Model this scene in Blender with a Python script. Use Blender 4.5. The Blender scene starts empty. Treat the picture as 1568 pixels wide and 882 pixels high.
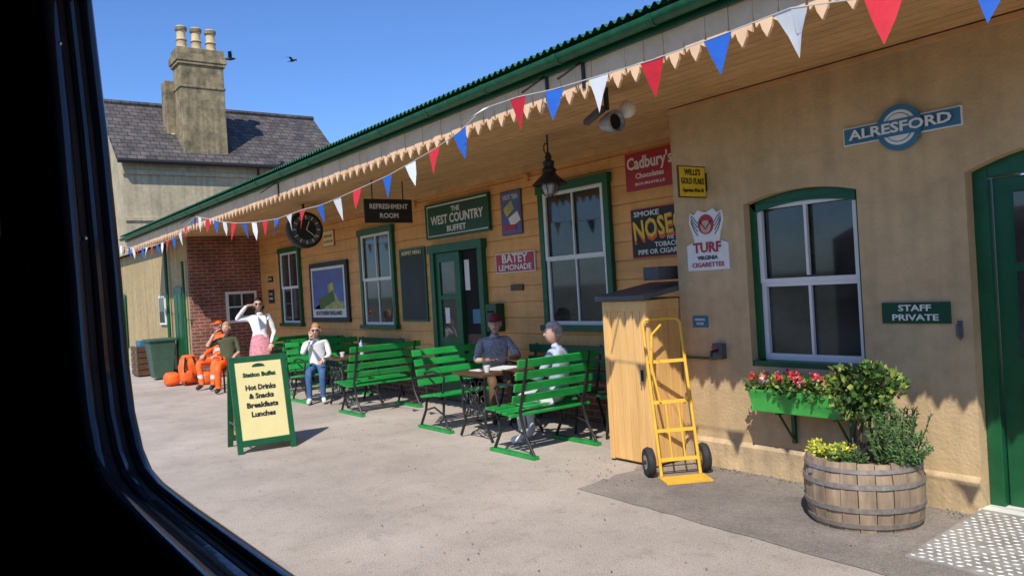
import bpy, bmesh, math, random
from mathutils import Vector, Matrix, noise
random.seed(7)
sc=bpy.context.scene
COL=bpy.context.collection
W1,W2,W3=5.35,6.15,4.58
SOF=3.12
# ------------------------------------------------------------ materials
def newmat(name):
    m=bpy.data.materials.new(name);m.use_nodes=True
    nt=m.node_tree;b=nt.nodes['Principled BSDF'];return m,nt,b
def M(name,col,rough=.6,var=.15,scale=6,bump=0.0,bscale=60,metal=0,spec=.4,var2=None,stretch=None,streak=0):
    m,nt,b=newmat(name);N=nt.nodes;L=nt.links
    tc=N.new('ShaderNodeTexCoord');src=tc.outputs['Object']
    if stretch:
        mp=N.new('ShaderNodeMapping');mp.inputs['Scale'].default_value=stretch
        L.new(src,mp.inputs[0]);src=mp.outputs[0]
    n=N.new('ShaderNodeTexNoise');n.inputs['Scale'].default_value=scale;n.inputs['Detail'].default_value=8;n.inputs['Roughness'].default_value=.65
    L.new(src,n.inputs['Vector'])
    r=N.new('ShaderNodeValToRGB');r.color_ramp.elements[0].position=.3;r.color_ramp.elements[1].position=.7
    lo=[c*(1-var) for c in col]; hi=[min(1,c*(1+var)) for c in col]
    if var2: lo=list(var2)
    r.color_ramp.elements[0].color=(*lo,1);r.color_ramp.elements[1].color=(*hi,1)
    L.new(n.outputs[0],r.inputs[0]);cur=r.outputs[0]
    if streak:
        for st,sc_,lo_,hi_ in(((5,5,.35),1.5,1-streak,1.04),((1,1,1),9,1-streak*.6,1.05)):
            mp=N.new('ShaderNodeMapping');mp.inputs['Scale'].default_value=st;L.new(tc.outputs['Object'],mp.inputs[0])
            q=N.new('ShaderNodeTexNoise');q.inputs['Scale'].default_value=sc_;q.inputs['Detail'].default_value=8;L.new(mp.outputs[0],q.inputs['Vector'])
            mr=N.new('ShaderNodeMapRange');mr.inputs[1].default_value=.35;mr.inputs[2].default_value=.6;mr.inputs[3].default_value=lo_;mr.inputs[4].default_value=hi_;L.new(q.outputs[0],mr.inputs[0])
            v=N.new('ShaderNodeVectorMath');v.operation='SCALE';L.new(cur,v.inputs[0]);L.new(mr.outputs[0],v.inputs['Scale']);cur=v.outputs[0]
    L.new(cur,b.inputs['Base Color'])
    b.inputs['Roughness'].default_value=rough;b.inputs['Metallic'].default_value=metal
    b.inputs['Specular IOR Level'].default_value=spec
    if bump:
        n2=N.new('ShaderNodeTexNoise');n2.inputs['Scale'].default_value=bscale;n2.inputs['Detail'].default_value=6
        L.new(src,n2.inputs['Vector'])
        bp=N.new('ShaderNodeBump');bp.inputs['Strength'].default_value=bump;bp.inputs['Distance'].default_value=.01
        L.new(n2.outputs[0],bp.inputs['Height']);L.new(bp.outputs[0],b.inputs['Normal'])
    return m
def brickmat(name,ax,c1,c2,mortar,w=.225,h=.075,ms=.01,bump=.5,offs=.5):
    m,nt,b=newmat(name);N=nt.nodes;L=nt.links
    tc=N.new('ShaderNodeTexCoord');s=N.new('ShaderNodeSeparateXYZ');c=N.new('ShaderNodeCombineXYZ')
    L.new(tc.outputs['Object'],s.inputs[0]);L.new(s.outputs[ax],c.inputs[0]);L.new(s.outputs[2],c.inputs[1])
    t=N.new('ShaderNodeTexBrick');t.inputs['Scale'].default_value=1
    t.inputs['Brick Width'].default_value=w;t.inputs['Row Height'].default_value=h;t.inputs['Mortar Size'].default_value=ms
    t.inputs['Color1'].default_value=(*c1,1);t.inputs['Color2'].default_value=(*c2,1);t.inputs['Mortar'].default_value=(*mortar,1)
    t.offset=offs
    L.new(c.outputs[0],t.inputs['Vector'])
    n=N.new('ShaderNodeTexNoise');n.inputs['Scale'].default_value=3;n.inputs['Detail'].default_value=8;L.new(tc.outputs['Object'],n.inputs['Vector'])
    mr=N.new('ShaderNodeMapRange');mr.inputs[1].default_value=.3;mr.inputs[2].default_value=.7;mr.inputs[3].default_value=.6;mr.inputs[4].default_value=1.25
    L.new(n.outputs[0],mr.inputs[0])
    mx=N.new('ShaderNodeVectorMath');mx.operation='SCALE';L.new(t.outputs[0],mx.inputs[0]);L.new(mr.outputs[0],mx.inputs['Scale'])
    L.new(mx.outputs[0],b.inputs['Base Color']);b.inputs['Roughness'].default_value=.85
    bp=N.new('ShaderNodeBump');bp.inputs['Strength'].default_value=bump;bp.inputs['Distance'].default_value=.008;bp.invert=True
    L.new(t.outputs['Fac'],bp.inputs['Height']);L.new(bp.outputs[0],b.inputs['Normal'])
    return m
def groundmat(name,base,dark):
    m,nt,b=newmat(name);N=nt.nodes;L=nt.links
    tc=N.new('ShaderNodeTexCoord')
    def nz(sc_,det,a,bb,lo,hi):
        n=N.new('ShaderNodeTexNoise');n.inputs['Scale'].default_value=sc_;n.inputs['Detail'].default_value=det;n.inputs['Roughness'].default_value=.7
        L.new(tc.outputs['Object'],n.inputs['Vector'])
        r=N.new('ShaderNodeMapRange');r.inputs[1].default_value=a;r.inputs[2].default_value=bb;r.inputs[3].default_value=lo;r.inputs[4].default_value=hi
        L.new(n.outputs[0],r.inputs[0]);return r.outputs[0],n.outputs[0]
    a,_=nz(.9,8,.38,.62,0,1);f,ff=nz(95,3,.3,.7,.62,1.30);c,_=nz(4,7,.54,.70,1,.78);d,_=nz(22,4,.58,.70,1,.66)
    g,_=nz(.35,3,.4,.62,.90,1.06)
    mx=N.new('ShaderNodeMix');mx.data_type='RGBA';mx.inputs['A'].default_value=(*dark,1);mx.inputs['B'].default_value=(*base,1)
    L.new(a,mx.inputs['Factor'])
    cur=mx.outputs['Result']
    for k in (f,c,d,g):
        v=N.new('ShaderNodeVectorMath');v.operation='SCALE';L.new(cur,v.inputs[0]);L.new(k,v.inputs['Scale']);cur=v.outputs[0]
    vo=N.new('ShaderNodeTexVoronoi');vo.inputs['Scale'].default_value=2.2;L.new(tc.outputs['Object'],vo.inputs['Vector'])
    r=N.new('ShaderNodeMapRange');r.inputs[1].default_value=.03;r.inputs[2].default_value=.05;r.inputs[3].default_value=.62;r.inputs[4].default_value=1
    L.new(vo.outputs['Distance'],r.inputs[0])
    v=N.new('ShaderNodeVectorMath');v.operation='SCALE';L.new(cur,v.inputs[0]);L.new(r.outputs[0],v.inputs['Scale']);cur=v.outputs[0]
    L.new(cur,b.inputs['Base Color']);b.inputs['Roughness'].default_value=.9
    bp=N.new('ShaderNodeBump');bp.inputs['Strength'].default_value=.7;bp.inputs['Distance'].default_value=.009
    L.new(ff,bp.inputs['Height']);L.new(bp.outputs[0],b.inputs['Normal'])
    return m
mt={}
mt['plat']=groundmat('platform_tarmac',(.52,.445,.375),(.41,.35,.29))
mt['patch']=groundmat('patch_tarmac',(.33,.285,.245),(.21,.18,.155))
mt['earth']=groundmat('earth',(.16,.15,.09),(.09,.1,.05))
mt['render']=M('tan_render',(.56,.40,.215),.85,.08,1.6,.5,45,var2=(.46,.33,.175),streak=.10)
mt['plinth']=M('plinth_render',(.62,.45,.25),.85,.15,3,.5,40,var2=(.40,.30,.18),streak=.2)
mt['yrender']=M('ochre_render',(.46,.34,.165),.85,.1,1.2,.3,30,streak=.2)
mt['boards']=M('orange_board_paint',(.74,.37,.115),.55,.08,2.5,.15,20,var2=(.62,.31,.10),stretch=(.3,1,2),streak=.06)
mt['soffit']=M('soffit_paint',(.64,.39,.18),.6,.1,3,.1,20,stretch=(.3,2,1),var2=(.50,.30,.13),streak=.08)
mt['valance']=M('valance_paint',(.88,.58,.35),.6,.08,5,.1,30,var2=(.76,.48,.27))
mt['green']=M('dark_green_gloss',(.010,.092,.033),.35,.2,8,.05,50)
mt['gutter']=M('gutter_green',(.012,.115,.05),.45,.4,12,.1,50)
mt['bgreen']=M('bench_green',(.016,.29,.055),.35,.3,10,.12,60,stretch=(1,.3,1))
mt['boxgreen']=M('window_box_green',(.06,.42,.07),.4,.12,10,.05,60)
mt['white']=M('white_paint',(.75,.74,.70),.45,.06,10,.05,50)
mt['enamel_w']=M('white_enamel',(.76,.74,.68),.3,.05,10)
mt['black']=M('black_iron',(.018,.018,.018),.45,.3,20,.1,60)
mt['boardblack']=M('black_board',(.02,.024,.022),.5,.3,6)
mt['glass']=M('dark_glass',(.055,.055,.048),.04,.3,1.3,spec=.8,var2=(.008,.009,.009),stretch=(1,1,1.6))
mt['brick']=brickmat('red_brick',1,(.30,.085,.045),(.20,.055,.035),(.30,.25,.20))
mt['brickx']=brickmat('red_brick_plinth',0,(.26,.08,.045),(.18,.055,.035),(.28,.23,.19))
mt['slate']=brickmat('roof_slate',1,(.12,.10,.09),(.065,.058,.058),(.025,.023,.022),.28,.15,.012,.8)
mt['hwall']=M('house_stucco',(.50,.41,.26),.9,.12,1.2,.4,20,var2=(.38,.32,.21),streak=.2)
mt['chim']=M('chimney_stone',(.33,.255,.14),.9,.3,2.6,.9,10,var2=(.11,.095,.06),streak=.25)
mt['pot']=M('chimney_pot_clay',(.58,.44,.25),.8,.2,6)
mt['roofsheet']=M('corrugated_sheet',(.04,.13,.07),.6,.4,9,.1,30)
mt['dk']=M('dark_gap',(.01,.01,.01),.9,.1)
mt['cab']=M('cabinet_pine',(.80,.49,.19),.5,.12,3,.15,30,stretch=(3,3,.25),var2=(.64,.37,.12))
mt['lead']=M('lead_grey',(.10,.10,.105),.6,.3,6,.2,30)
mt['yellow']=M('truck_yellow',(.80,.45,.05),.4,.12,12,.1,60)
mt['rubber']=M('rubber',(.03,.03,.03),.8,.3,20)
mt['steel']=M('steel_grey',(.35,.35,.34),.4,.2,20,metal=.6)
mt['oak']=M('barrel_oak',(.36,.26,.17),.8,.3,8,.6,30,stretch=(1,1,.15),var2=(.14,.105,.075))
mt['hoop']=M('barrel_hoop',(.30,.27,.24),.55,.3,20,.2,40,metal=.5)
mt['soil']=M('soil',(.06,.045,.03),.95,.4,30,.8,30)
mt['leafA']=M('leaf_variegated',(.24,.29,.06),.5,.3,30)
mt['leafB']=M('leaf_mid',(.075,.15,.025),.5,.3,30)
mt['leafC']=M('leaf_dark',(.03,.075,.02),.55,.3,30)
mt['leafR']=M('leaf_rosemary',(.10,.20,.06),.6,.3,30)
mt['leafY']=M('leaf_yellow',(.55,.55,.05),.5,.2,30)
mt['bark']=M('bark',(.14,.10,.07),.9,.3,30,.5,40)
mt['fred']=M('petal_red',(.70,.03,.03),.5,.2,30)
mt['fpink']=M('petal_pink',(.75,.25,.32),.5,.2,30)
mt['lip']=M('lip',(.36,.12,.10),.5,.1,30)
mt['fred2']=M('flag_red',(.62,.02,.035),.7,.1,20)
mt['fwhite']=M('flag_white',(.78,.78,.76),.7,.05,20)
mt['fblue']=M('flag_blue',(.02,.12,.50),.7,.1,20)
mt['string']=M('string',(.6,.58,.52),.8,.1)
mt['sgreen']=M('sign_green',(.008,.065,.03),.35,.1,6)
mt['sblue']=M('sign_teal_blue',(.035,.16,.26),.35,.15,6)
mt['red']=M('sign_red',(.40,.02,.03),.35,.15,8)
mt['orange']=M('sign_orange',(.80,.10,.015),.35,.15,8)
mt['cream']=M('sign_cream',(.74,.64,.30),.5,.04,8)
mt['syellow']=M('sign_yellow',(.80,.55,.03),.4,.1,8)
mt['wood']=M('frame_wood',(.10,.05,.025),.5,.3,10)
mt['skin']=M('skin',(.60,.35,.26),.5,.08,10)
mt['hi']=M('hivis_orange',(.88,.14,.02),.6,.15,14,.3,20)
mt['hiband']=M('reflective_band',(.6,.6,.58),.35,.1)
mt['blouse']=M('white_blouse',(.78,.77,.76),.8,.08,12,.5,14)
mt['denim']=M('denim',(.05,.12,.26),.8,.25,20,.2,30)
mt['shirtgrey']=M('grey_shirt',(.42,.42,.46),.8,.3,45,.3,30,var2=(.15,.15,.18))
mt['maroon']=M('maroon_cap',(.20,.025,.035),.8,.2)
mt['brown']=M('brown_trousers',(.14,.075,.04),.8,.2)
mt['ltrouser']=M('pale_trousers',(.50,.50,.52),.8,.1)
mt['lblue']=M('pale_blue_top',(.42,.48,.58),.8,.15)
mt['pink']=M('pink_skirt',(.62,.25,.28),.8,.4,25)
mt['olive']=M('olive_top',(.07,.08,.04),.8,.2)
mt['grey_h']=M('hair_grey',(.52,.50,.47),.7,.3,60,.5,80)
mt['blonde']=M('hair_blonde',(.42,.27,.12),.7,.3,60,.5,80)
mt['dark_h']=M('hair_dark',(.05,.028,.018),.7,.3,60,.5,80)
mt['shoe']=M('shoe_dark',(.03,.025,.02),.5,.2)
mt['coach']=M('carriage_interior',(.045,.024,.018),.6,.4,6,.3,30,spec=.2)
mt['coachgl']=M('carriage_window_trim',(.02,.022,.026),.12,.3,8,.05,30,spec=.9)
mt['screw']=M('screw',(.6,.56,.54),.3,.1,metal=.9)
mt['plate']=M('chequer_plate',(.30,.28,.25),.7,.3,6,.2,40)
mt['platew']=M('chequer_lug',(.80,.78,.73),.6,.15,10)
mt['bin']=M('bin_green',(.05,.10,.07),.6,.2)
mt['bird']=M('bird_dark',(.02,.02,.025),.8,.2)
mt['artblue']=M('art_sea',(.05,.12,.33),.4,.4,3,var2=(.12,.08,.22))
mt['artyel']=M('art_land',(.55,.42,.10),.4,.5,5,var2=(.15,.22,.06))
mt['paper']=M('paper',(.75,.73,.68),.6,.05)
mt['redint']=M('door_interior',(.10,.06,.04),.7,.5,4)
mt['grit']=M('grit_dark',(.10,.075,.05),.9,.5,30)
# ------------------------------------------------------------ mesh builder
class MB:
    def __init__(s): s.V=[];s.F=[];s.I=[];s.mats=[]
    def mi(s,m):
        m=mt[m]
        if m not in s.mats: s.mats.append(m)
        return s.mats.index(m)
    def add(s,vs,fs,m):
        o=len(s.V);k=s.mi(m);s.V+= [tuple(v) for v in vs]
        for f in fs: s.F.append([o+i for i in f]);s.I.append(k)
    def box(s,x0,x1,y0,y1,z0,z1,m):
        s.add([(x0,y0,z0),(x1,y0,z0),(x1,y1,z0),(x0,y1,z0),(x0,y0,z1),(x1,y0,z1),(x1,y1,z1),(x0,y1,z1)],
          [(0,3,2,1),(4,5,6,7),(0,1,5,4),(1,2,6,5),(2,3,7,6),(3,0,4,7)],m)
    def prism(s,poly,off,m):
        n=len(poly);off=Vector(off);a=[Vector(p) for p in poly];b=[p+off for p in a]
        s.add(a+b,[list(range(n))[::-1],list(range(n,2*n))]+[(i,(i+1)%n,n+(i+1)%n,n+i) for i in range(n)],m)
    def obox(s,c,ax,ay,az,m):
        c=Vector(c);ax,ay,az=Vector(ax),Vector(ay),Vector(az)
        vs=[c+sx*ax+sy*ay+sz*az for sz in(-1,1) for sx,sy in((-1,-1),(1,-1),(1,1),(-1,1))]
        s.add(vs,[(0,3,2,1),(4,5,6,7),(0,1,5,4),(1,2,6,5),(2,3,7,6),(3,0,4,7)],m)
    def tube(s,pts,r,m,n=8,closed=False):
        pts=[Vector(p) for p in pts];k=len(pts);vs=[]
        rr=r if isinstance(r,(list,tuple)) else [r]*k
        pu=None
        for i,p in enumerate(pts):
            a=pts[(i-1)%k] if (closed or i>0) else p;b=pts[(i+1)%k] if (closed or i<k-1) else p
            d=(b-a).normalized()
            if pu is None: u=d.orthogonal().normalized()
            else:
                u=pu-d*pu.dot(d); u=u.normalized() if u.length>1e-5 else d.orthogonal().normalized()
            pu=u;v=d.cross(u)
            for j in range(n):
                t=2*math.pi*j/n;vs.append(p+(u*math.cos(t)+v*math.sin(t))*rr[i])
        fs=[]
        for i in range(k if closed else k-1):
            for j in range(n):
                a=i*n+j;b=i*n+(j+1)%n;c=((i+1)%k)*n+(j+1)%n;d=((i+1)%k)*n+j;fs.append((a,b,c,d))
        if not closed: fs+= [list(range(n))[::-1],list(range((k-1)*n,k*n))]
        s.add(vs,fs,m)
    def lathe(s,c,prof,m,n=24,axis='z'):
        vs=[];k=len(prof)
        for r,z in prof:
            for j in range(n):
                t=2*math.pi*j/n;a,b=r*math.cos(t),r*math.sin(t)
                v=(a,b,z) if axis=='z' else ((z,a,b) if axis=='x' else (a,z,b))
                vs.append((c[0]+v[0],c[1]+v[1],c[2]+v[2]))
        fs=[(i*n+j,i*n+(j+1)%n,(i+1)*n+(j+1)%n,(i+1)*n+j) for i in range(k-1) for j in range(n)]
        fs+=[list(range(n))[::-1],list(range((k-1)*n,k*n))]
        s.add(vs,fs,m)
    def sphere(s,c,r,m,n=16,k=10):
        if not isinstance(r,(list,tuple)): r=(r,r,r)
        prof=[(math.sin(math.pi*i/k),-math.cos(math.pi*i/k)) for i in range(k+1)]
        vs=[]
        for a,z in prof:
            for j in range(n):
                t=2*math.pi*j/n;vs.append((c[0]+r[0]*a*math.cos(t),c[1]+r[1]*a*math.sin(t),c[2]+r[2]*z))
        fs=[(i*n+j,i*n+(j+1)%n,(i+1)*n+(j+1)%n,(i+1)*n+j) for i in range(k) for j in range(n)]
        s.add(vs,fs,m)
    def obj(s,name,parent=None,smooth=False,bevel=0,keepn=False):
        me=bpy.data.meshes.new(name);me.from_pydata(s.V,[],s.F);me.update()
        for m in s.mats: me.materials.append(m)
        me.polygons.foreach_set('material_index',s.I)
        if not keepn:
            bm=bmesh.new();bm.from_mesh(me);bmesh.ops.remove_doubles(bm,verts=bm.verts,dist=1e-6);bmesh.ops.recalc_face_normals(bm,faces=bm.faces);bm.to_mesh(me);bm.free()
        if smooth:
            me.polygons.foreach_set('use_smooth',[True]*len(me.polygons))
            try: me.set_sharp_from_angle(angle=math.radians(40))
            except Exception: pass
        o=bpy.data.objects.new(name,me);COL.objects.link(o)
        if parent: o.parent=parent
        if bevel:
            b=o.modifiers.new('b','BEVEL');b.width=bevel;b.segments=2;b.limit_method='ANGLE'
        return o
def empty(name):
    e=bpy.data.objects.new(name,None);COL.objects.link(e);e.empty_display_size=.2;return e
def text(body,loc,face,h,m,parent,width=None,bold=0.0,name='lettering',tilt=0):
    cu=bpy.data.curves.new(name,'FONT');cu.body=body;cu.align_x='CENTER';cu.align_y='CENTER';cu.size=h/0.72
    cu.extrude=.0012;cu.offset=bold;cu.resolution_u=2
    cu.materials.append(mt[m]);o=bpy.data.objects.new(name,cu);COL.objects.link(o)
    o.location=loc
    if width:
        bpy.context.view_layer.update()
        w=o.dimensions.x
        if w>1e-4: o.scale=(width/w,1,1)
    o.rotation_euler=(math.pi/2,tilt,0 if face=='y' else math.pi/2)
    o.parent=parent
    return o
def sign(name,cx,cz,w,h,face,p,back,border,lines,bw=.012,th=.02,frame=None):
    """face 'y': plate faces -y at y=p ; face 'x': faces +x at x=p, cx is y"""
    e=empty(name);b=MB()
    def pl(a0,a1,z0,z1,d0,d1,m):
        if face=='y': b.box(a0,a1,p-d1,p-d0,z0,z1,m)
        else: b.box(p+d0,p+d1,a0,a1,z0,z1,m)
    pl(cx-w/2,cx+w/2,cz-h/2,cz+h/2,-.0,th,border)
    pl(cx-w/2+bw,cx+w/2-bw,cz-h/2+bw,cz+h/2-bw,th-.001,th+.002,back)
    if frame:
        f=.03
        for a in((cx-w/2-f,cx+w/2+f,cz+h/2,cz+h/2+f),(cx-w/2-f,cx+w/2+f,cz-h/2-f,cz-h/2),(cx-w/2-f,cx-w/2,cz-h/2,cz+h/2),(cx+w/2,cx+w/2+f,cz-h/2,cz+h/2)):
            pl(*a,0,th+.015,frame)
    b.obj('plate',e,bevel=.002)
    for t in lines:
        s_,dz,hh,m,wd=t[:5];dx=t[5] if len(t)>5 else 0;tl=t[6] if len(t)>6 else 0;dd=t[7] if len(t)>7 else 0
        d=th+.004+dd
        loc=(cx+dx,p-d,cz+dz) if face=='y' else (p+d,cx+dx,cz+dz)
        text(s_,loc,face,hh,m,e,wd,bold=hh*.03,tilt=tl)
    return e
# ------------------------------------------------------------ ground
b=MB();b.box(-400,400,-400,400,-1.3,-.95,'earth');b.obj('ground')
b=MB();b.add([(-60,.8,0),(20,.8,0),(20,40,0),(-60,40,0)],[(0,1,2,3)],'plat');b.add([(-60,.8,0),(20,.8,0),(20,.8,-.95),(-60,.8,-.95)],[(0,3,2,1)],'brickx');b.obj('platform')
b=MB();b.add([(-60,.84,.004),(20,.84,.004),(20,.94,.004),(-60,.94,.004)],[(0,1,2,3)],'white');b.obj('platform_edge_line')
pts=[]
def rag(p,q,n,a=.03):
    for i in range(n):
        t=i/n;pts.append((p[0]+(q[0]-p[0])*t+random.uniform(-a,a),p[1]+(q[1]-p[1])*t+random.uniform(-a,a),.004))
rag((-4.75,4.08),(3,3.80),60,.012);rag((3,3.8),(3,5.34),4,0);pts.append((3,5.345,.004));pts.append((-4.9,5.345,.004))
rag((-4.9,5.3),(-4.75,4.08),16,.03)
b=MB();b.add(pts,[list(range(len(pts)))],'patch');b.obj('tarmac_patch')
# loose grit and dead leaves
b=MB()
for i in range(520):
    if i<260: x,y=random.uniform(-4.6,-2.2),W1-.04-abs(random.gauss(0,.07))
    elif i<330: x,y=random.uniform(-5.6,-4.4),random.uniform(4.3,4.95)
    else: x,y=random.uniform(-10,-1.5),random.uniform(2.2,5.6)
    r=random.uniform(.003,.009);a=random.uniform(0,3.14);c,s=math.cos(a)*r,math.sin(a)*r
    b.add([(x-c,y-s,.007),(x+s,y-c,.008),(x+c,y+s,.007),(x-s,y+c,.010),(x,y,.007+r)],[(0,1,4),(1,2,4),(2,3,4),(3,0,4)],random.choice(['grit','grit','oak','patch']))
b.obj('loose_grit',keepn=True)
# ------------------------------------------------------------ station building
SB=empty('station_building')
XR=3.2
b=MB()
wx0,wx1,wz0,wz1=-3.97,-3.0,.88,2.19
dx0,dx1,dz1=-2.27,-1.15,2.2
B1=W1+.8
b.box(-4.7,wx0,W1,B1,0,SOF-.01,'render');b.box(wx1,dx0,W1,B1,0,SOF-.01,'render');b.box(dx1,XR,W1,B1,0,SOF-.01,'render')
b.box(wx0,wx1,W1,B1,0,wz0,'render')
def archtop(x0,x1,z0,rise,th,y0,m,ztop=SOF-.01):
    n=14;poly=[(x0,y0,ztop)]
    for i in range(n+1):
        t=i/n;poly.append((x0+(x1-x0)*t,y0,z0+rise*4*t*(1-t)))
    poly.append((x1,y0,ztop));b.prism(poly,(0,th,0),m)
archtop(wx0,wx1,wz1,.07,.8,W1,'render');archtop(dx0,dx1,dz1,.12,.8,W1,'render')
b.obj('plain_wall',SB)
b=MB()
def plin(x0,x1):
    b.prism([(x0,W1-.03,0),(x0,W1-.03,.21),(x0,W1-.001,.245),(x0,W1-.001,0)],(x1-x0,0,0),'plinth')
plin(-4.7,dx0-.001);plin(dx1+.001,XR);b.obj('plinth_course',SB)
# W1 window
b=MB()
yw=W1+.10
b.box(wx0+.001,wx1-.001,yw+.05,yw+.07,wz0,2.3,'glass')
f=.055
b.box(wx0+.001,wx0+f,yw-.02,yw+.04,wz0+.05,wz1,'green');b.box(wx1-f,wx1-.001,yw-.02,yw+.04,wz0+.05,wz1,'green')
b.box(wx0,wx1,yw-.09,yw+.045,wz0+.001,wz0+.045,'green')
n=14;poly=[(wx0+.001,yw-.02,wz1)]
for i in range(n+1):
    t=i/n;poly.append((wx0+.001+(wx1-wx0-.002)*t,yw-.02,wz1+.07*4*t*(1-t)-.002))
poly.append((wx1-.001,yw-.02,wz1))
poly+= [(wx1-f-(wx1-wx0-2*f)*i/n,yw-.02,wz1-.07+.05*4*(i/n)*(1-i/n)) for i in range(n+1)]
b.prism(poly,(0,.06,0),'green')
g0,g1=wx0+f,wx1-f
zm=1.545
for (za,zb,yy) in((wz0+.046,zm,yw+.012),(zm,wz1-.02,yw)):
    b.box(g0,g0+.04,yy,yy+.035,za,zb,'white');b.box(g1-.04,g1,yy,yy+.035,za,zb,'white')
    b.box(g0+.041,g1-.041,yy+.001,yy+.034,za,za+(.05 if za<1 else .035),'white')
    b.box(g0+.041,g1-.041,yy+.001,yy+.034,zb-.03,zb,'white')
    b.box((g0+g1)/2-.011,(g0+g1)/2+.011,yy+.003,yy+.03,za+.051,zb-.031,'white')
b.obj('sash_window_arched',SB,bevel=.002)
# W1 door
b=MB();yd=W1+.12
b.box(dx0+.001,dx0+.09,yd-.02,yd+.08,.03,2.3,'green');b.box(dx1-.09,dx1-.001,yd-.02,yd+.08,.03,2.3,'green')
b.box(dx0+.091,dx1-.091,yd-.02,yd+.08,2.16,2.33,'green')
b.box(dx0+.1,dx1-.1,yd+.03,yd+.07,.03,2.15,'green')
for z0,z1,m in((.15,.85,'green'),(1.0,1.55,'glass'),(1.6,2.05,'glass')):
    b.box(dx0+.22,dx1-.22,yd+.012,yd+.035,z0,z1,m)
b.box(dx0-.01,dx1+.01,W1-.06,W1+.3,0.001,.05,'white')
b.obj('staff_door',SB,bevel=.004)
# W2 weatherboard wall
b=MB();prof=[];z=.62;P=.205
prof.append((W2+.25,z))
while z<SOF-.02:
    z1=min(z+P,SOF-.01);prof.append((W2-.022,z));prof.append((W2-.016,z1-.012));prof.append((W2-.002,z1-.010));prof.append((W2-.002,z1));z=z1
prof.append((W2+.25,SOF-.01))
b.prism([(-17.8,y,zz) for y,zz in prof],(17.8-4.7,0,0),'boards')
b.obj('weatherboard_wall',SB)
b=MB();b.box(-17.8,-4.7,W2-.03,W2+.2,0,.615,'brickx');b.obj('brick_plinth',SB)
b=MB();b.box(-17.95,-17.8,W3,W2,0,SOF-.01,'brick');b.obj('brick_return_wall',SB)
b=MB();b.box(-30,-17.951,W3,W3+1.5,0,SOF-.01,'yrender');b.box(-30,-17.951,W3-.03,W3-.001,0,.5,'plinth');b.obj('ochre_end_wall',SB)
b=MB()
b.box(-17.799,-17.77,5.31,6.0,1.18,1.88,'white');b.box(-17.769,-17.765,5.37,5.94,1.24,1.82,'glass')
b.box(-17.77,-17.755,5.36,5.95,1.52,1.55,'white');b.box(-17.77,-17.755,5.64,5.67,1.24,1.82,'white')
b.obj('side_window',SB)
b=MB()
for x in(-18.75,-25.0):
    b.box(x-.36,x+.36,W3-.05,W3-.031,.02,2.05,'green');b.box(x-.28,x-.03,W3-.06,W3-.051,.2,1.9,'green');b.box(x+.03,x+.28,W3-.06,W3-.051,.2,1.9,'green')
b.tube([(-19.5,W3-.09,3.1),(-19.5,W3-.09,0)],.04,'green',10);b.tube([(-18.02,W3-.09,2.6),(-18.02,W3-.09,0)],.03,'green',10)
b.box(-20.6,-20.0,W3-.05,W3-.002,1.2,1.9,'white');b.box(-20.55,-20.05,W3-.055,W3-.051,1.25,1.85,'glass')
b.obj('green_doors_and_downpipes',SB,bevel=.004)
def sash(x0,x1,z0,z1,name):
    b=MB();y=W2-.02;f=.085
    b.box(x0,x0+f,y-.06,y,z0,z1,'green');b.box(x1-f,x1,y-.06,y,z0,z1,'green');b.box(x0-.02,x1+.02,y-.075,y,z1-f,z1+.02,'green')
    b.box(x0-.04,x1+.04,y-.10,y,z0-.05,z0+.02,'green')
    g0,g1,h0,h1=x0+f,x1-f,z0+.02,z1-f;zm=(h0+h1)/2+.0
    b.box(g0,g1,y-.012,y-.004,h0,h1,'glass')
    for za,zb,yy in((h0,zm+.015,y-.035),(zm-.015,h1,y-.05)):
        b.box(g0+.001,g0+.05,yy,yy+.03,za,zb,'white');b.box(g1-.05,g1-.001,yy,yy+.03,za,zb,'white')
        b.box(g0+.05,g1-.05,yy+.001,yy+.029,za,za+.045,'white');b.box(g0+.05,g1-.05,yy+.001,yy+.029,zb-.04,zb,'white')
        b.box((g0+g1)/2-.012,(g0+g1)/2+.012,yy+.003,yy+.027,za+.046,zb-.041,'white')
    b.obj(name,SB,bevel=.003)
sash(-7.52,-6.28,1.12,2.82,'sash_window_wide');sash(-12.57,-11.33,1.10,2.74,'sash_window_buffet');sash(-16.48,-15.35,1.12,2.70,'sash_window_end')
# buffet door
b=MB();x0,x1=-10.15,-8.77;y=W2-.02
b.box(x0,x0+.11,y-.08,y,.02,2.2,'green');b.box(x1-.11,x1,y-.08,y,.02,2.2,'green');b.box(x0-.03,x1+.03,y-.1,y,2.19,2.31,'green')
b.box(x0+.111,x1-.111,y-.006,y-.002,.02,2.19,'dk')
def leaf(a0,a1,yo_=0):
    b.box(a0,a0+.11,y-.05+yo_,y-.01,.03,2.18,'green');b.box(a1-.11,a1,y-.05+yo_,y-.01,.03,2.18,'green')
    b.box(a0+.11,a1-.11,y-.049+yo_,y-.011,.03,.95,'green');b.box(a0+.11,a1-.11,y-.049+yo_,y-.011,2.05,2.18,'green');b.box(a0+.11,a1-.11,y-.049+yo_,y-.011,1.5,1.56,'green')
    b.box(a0+.11,a1-.11,y-.03,y-.025,.95,2.05,'glass')
leaf(x0+.115,x0+.74)
b.box(x0+.745,x0+.80,y-.07,y-.01,.03,2.18,'green')
b.box(x0+.84,x0+.96,y-.012,y-.007,1.62,2.05,'paper');b.box(x0+.82,x1-.13,y-.01,y-.0065,.03,1.0,'redint')
b.box(x0+.99,x1-.14,y-.013,y-.0065,1.15,1.35,'sblue')
b.box(x0+.30,x0+.42,y-.035,y-.031,1.15,1.38,'paper');
b.obj('buffet_door',SB,bevel=.004)
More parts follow.
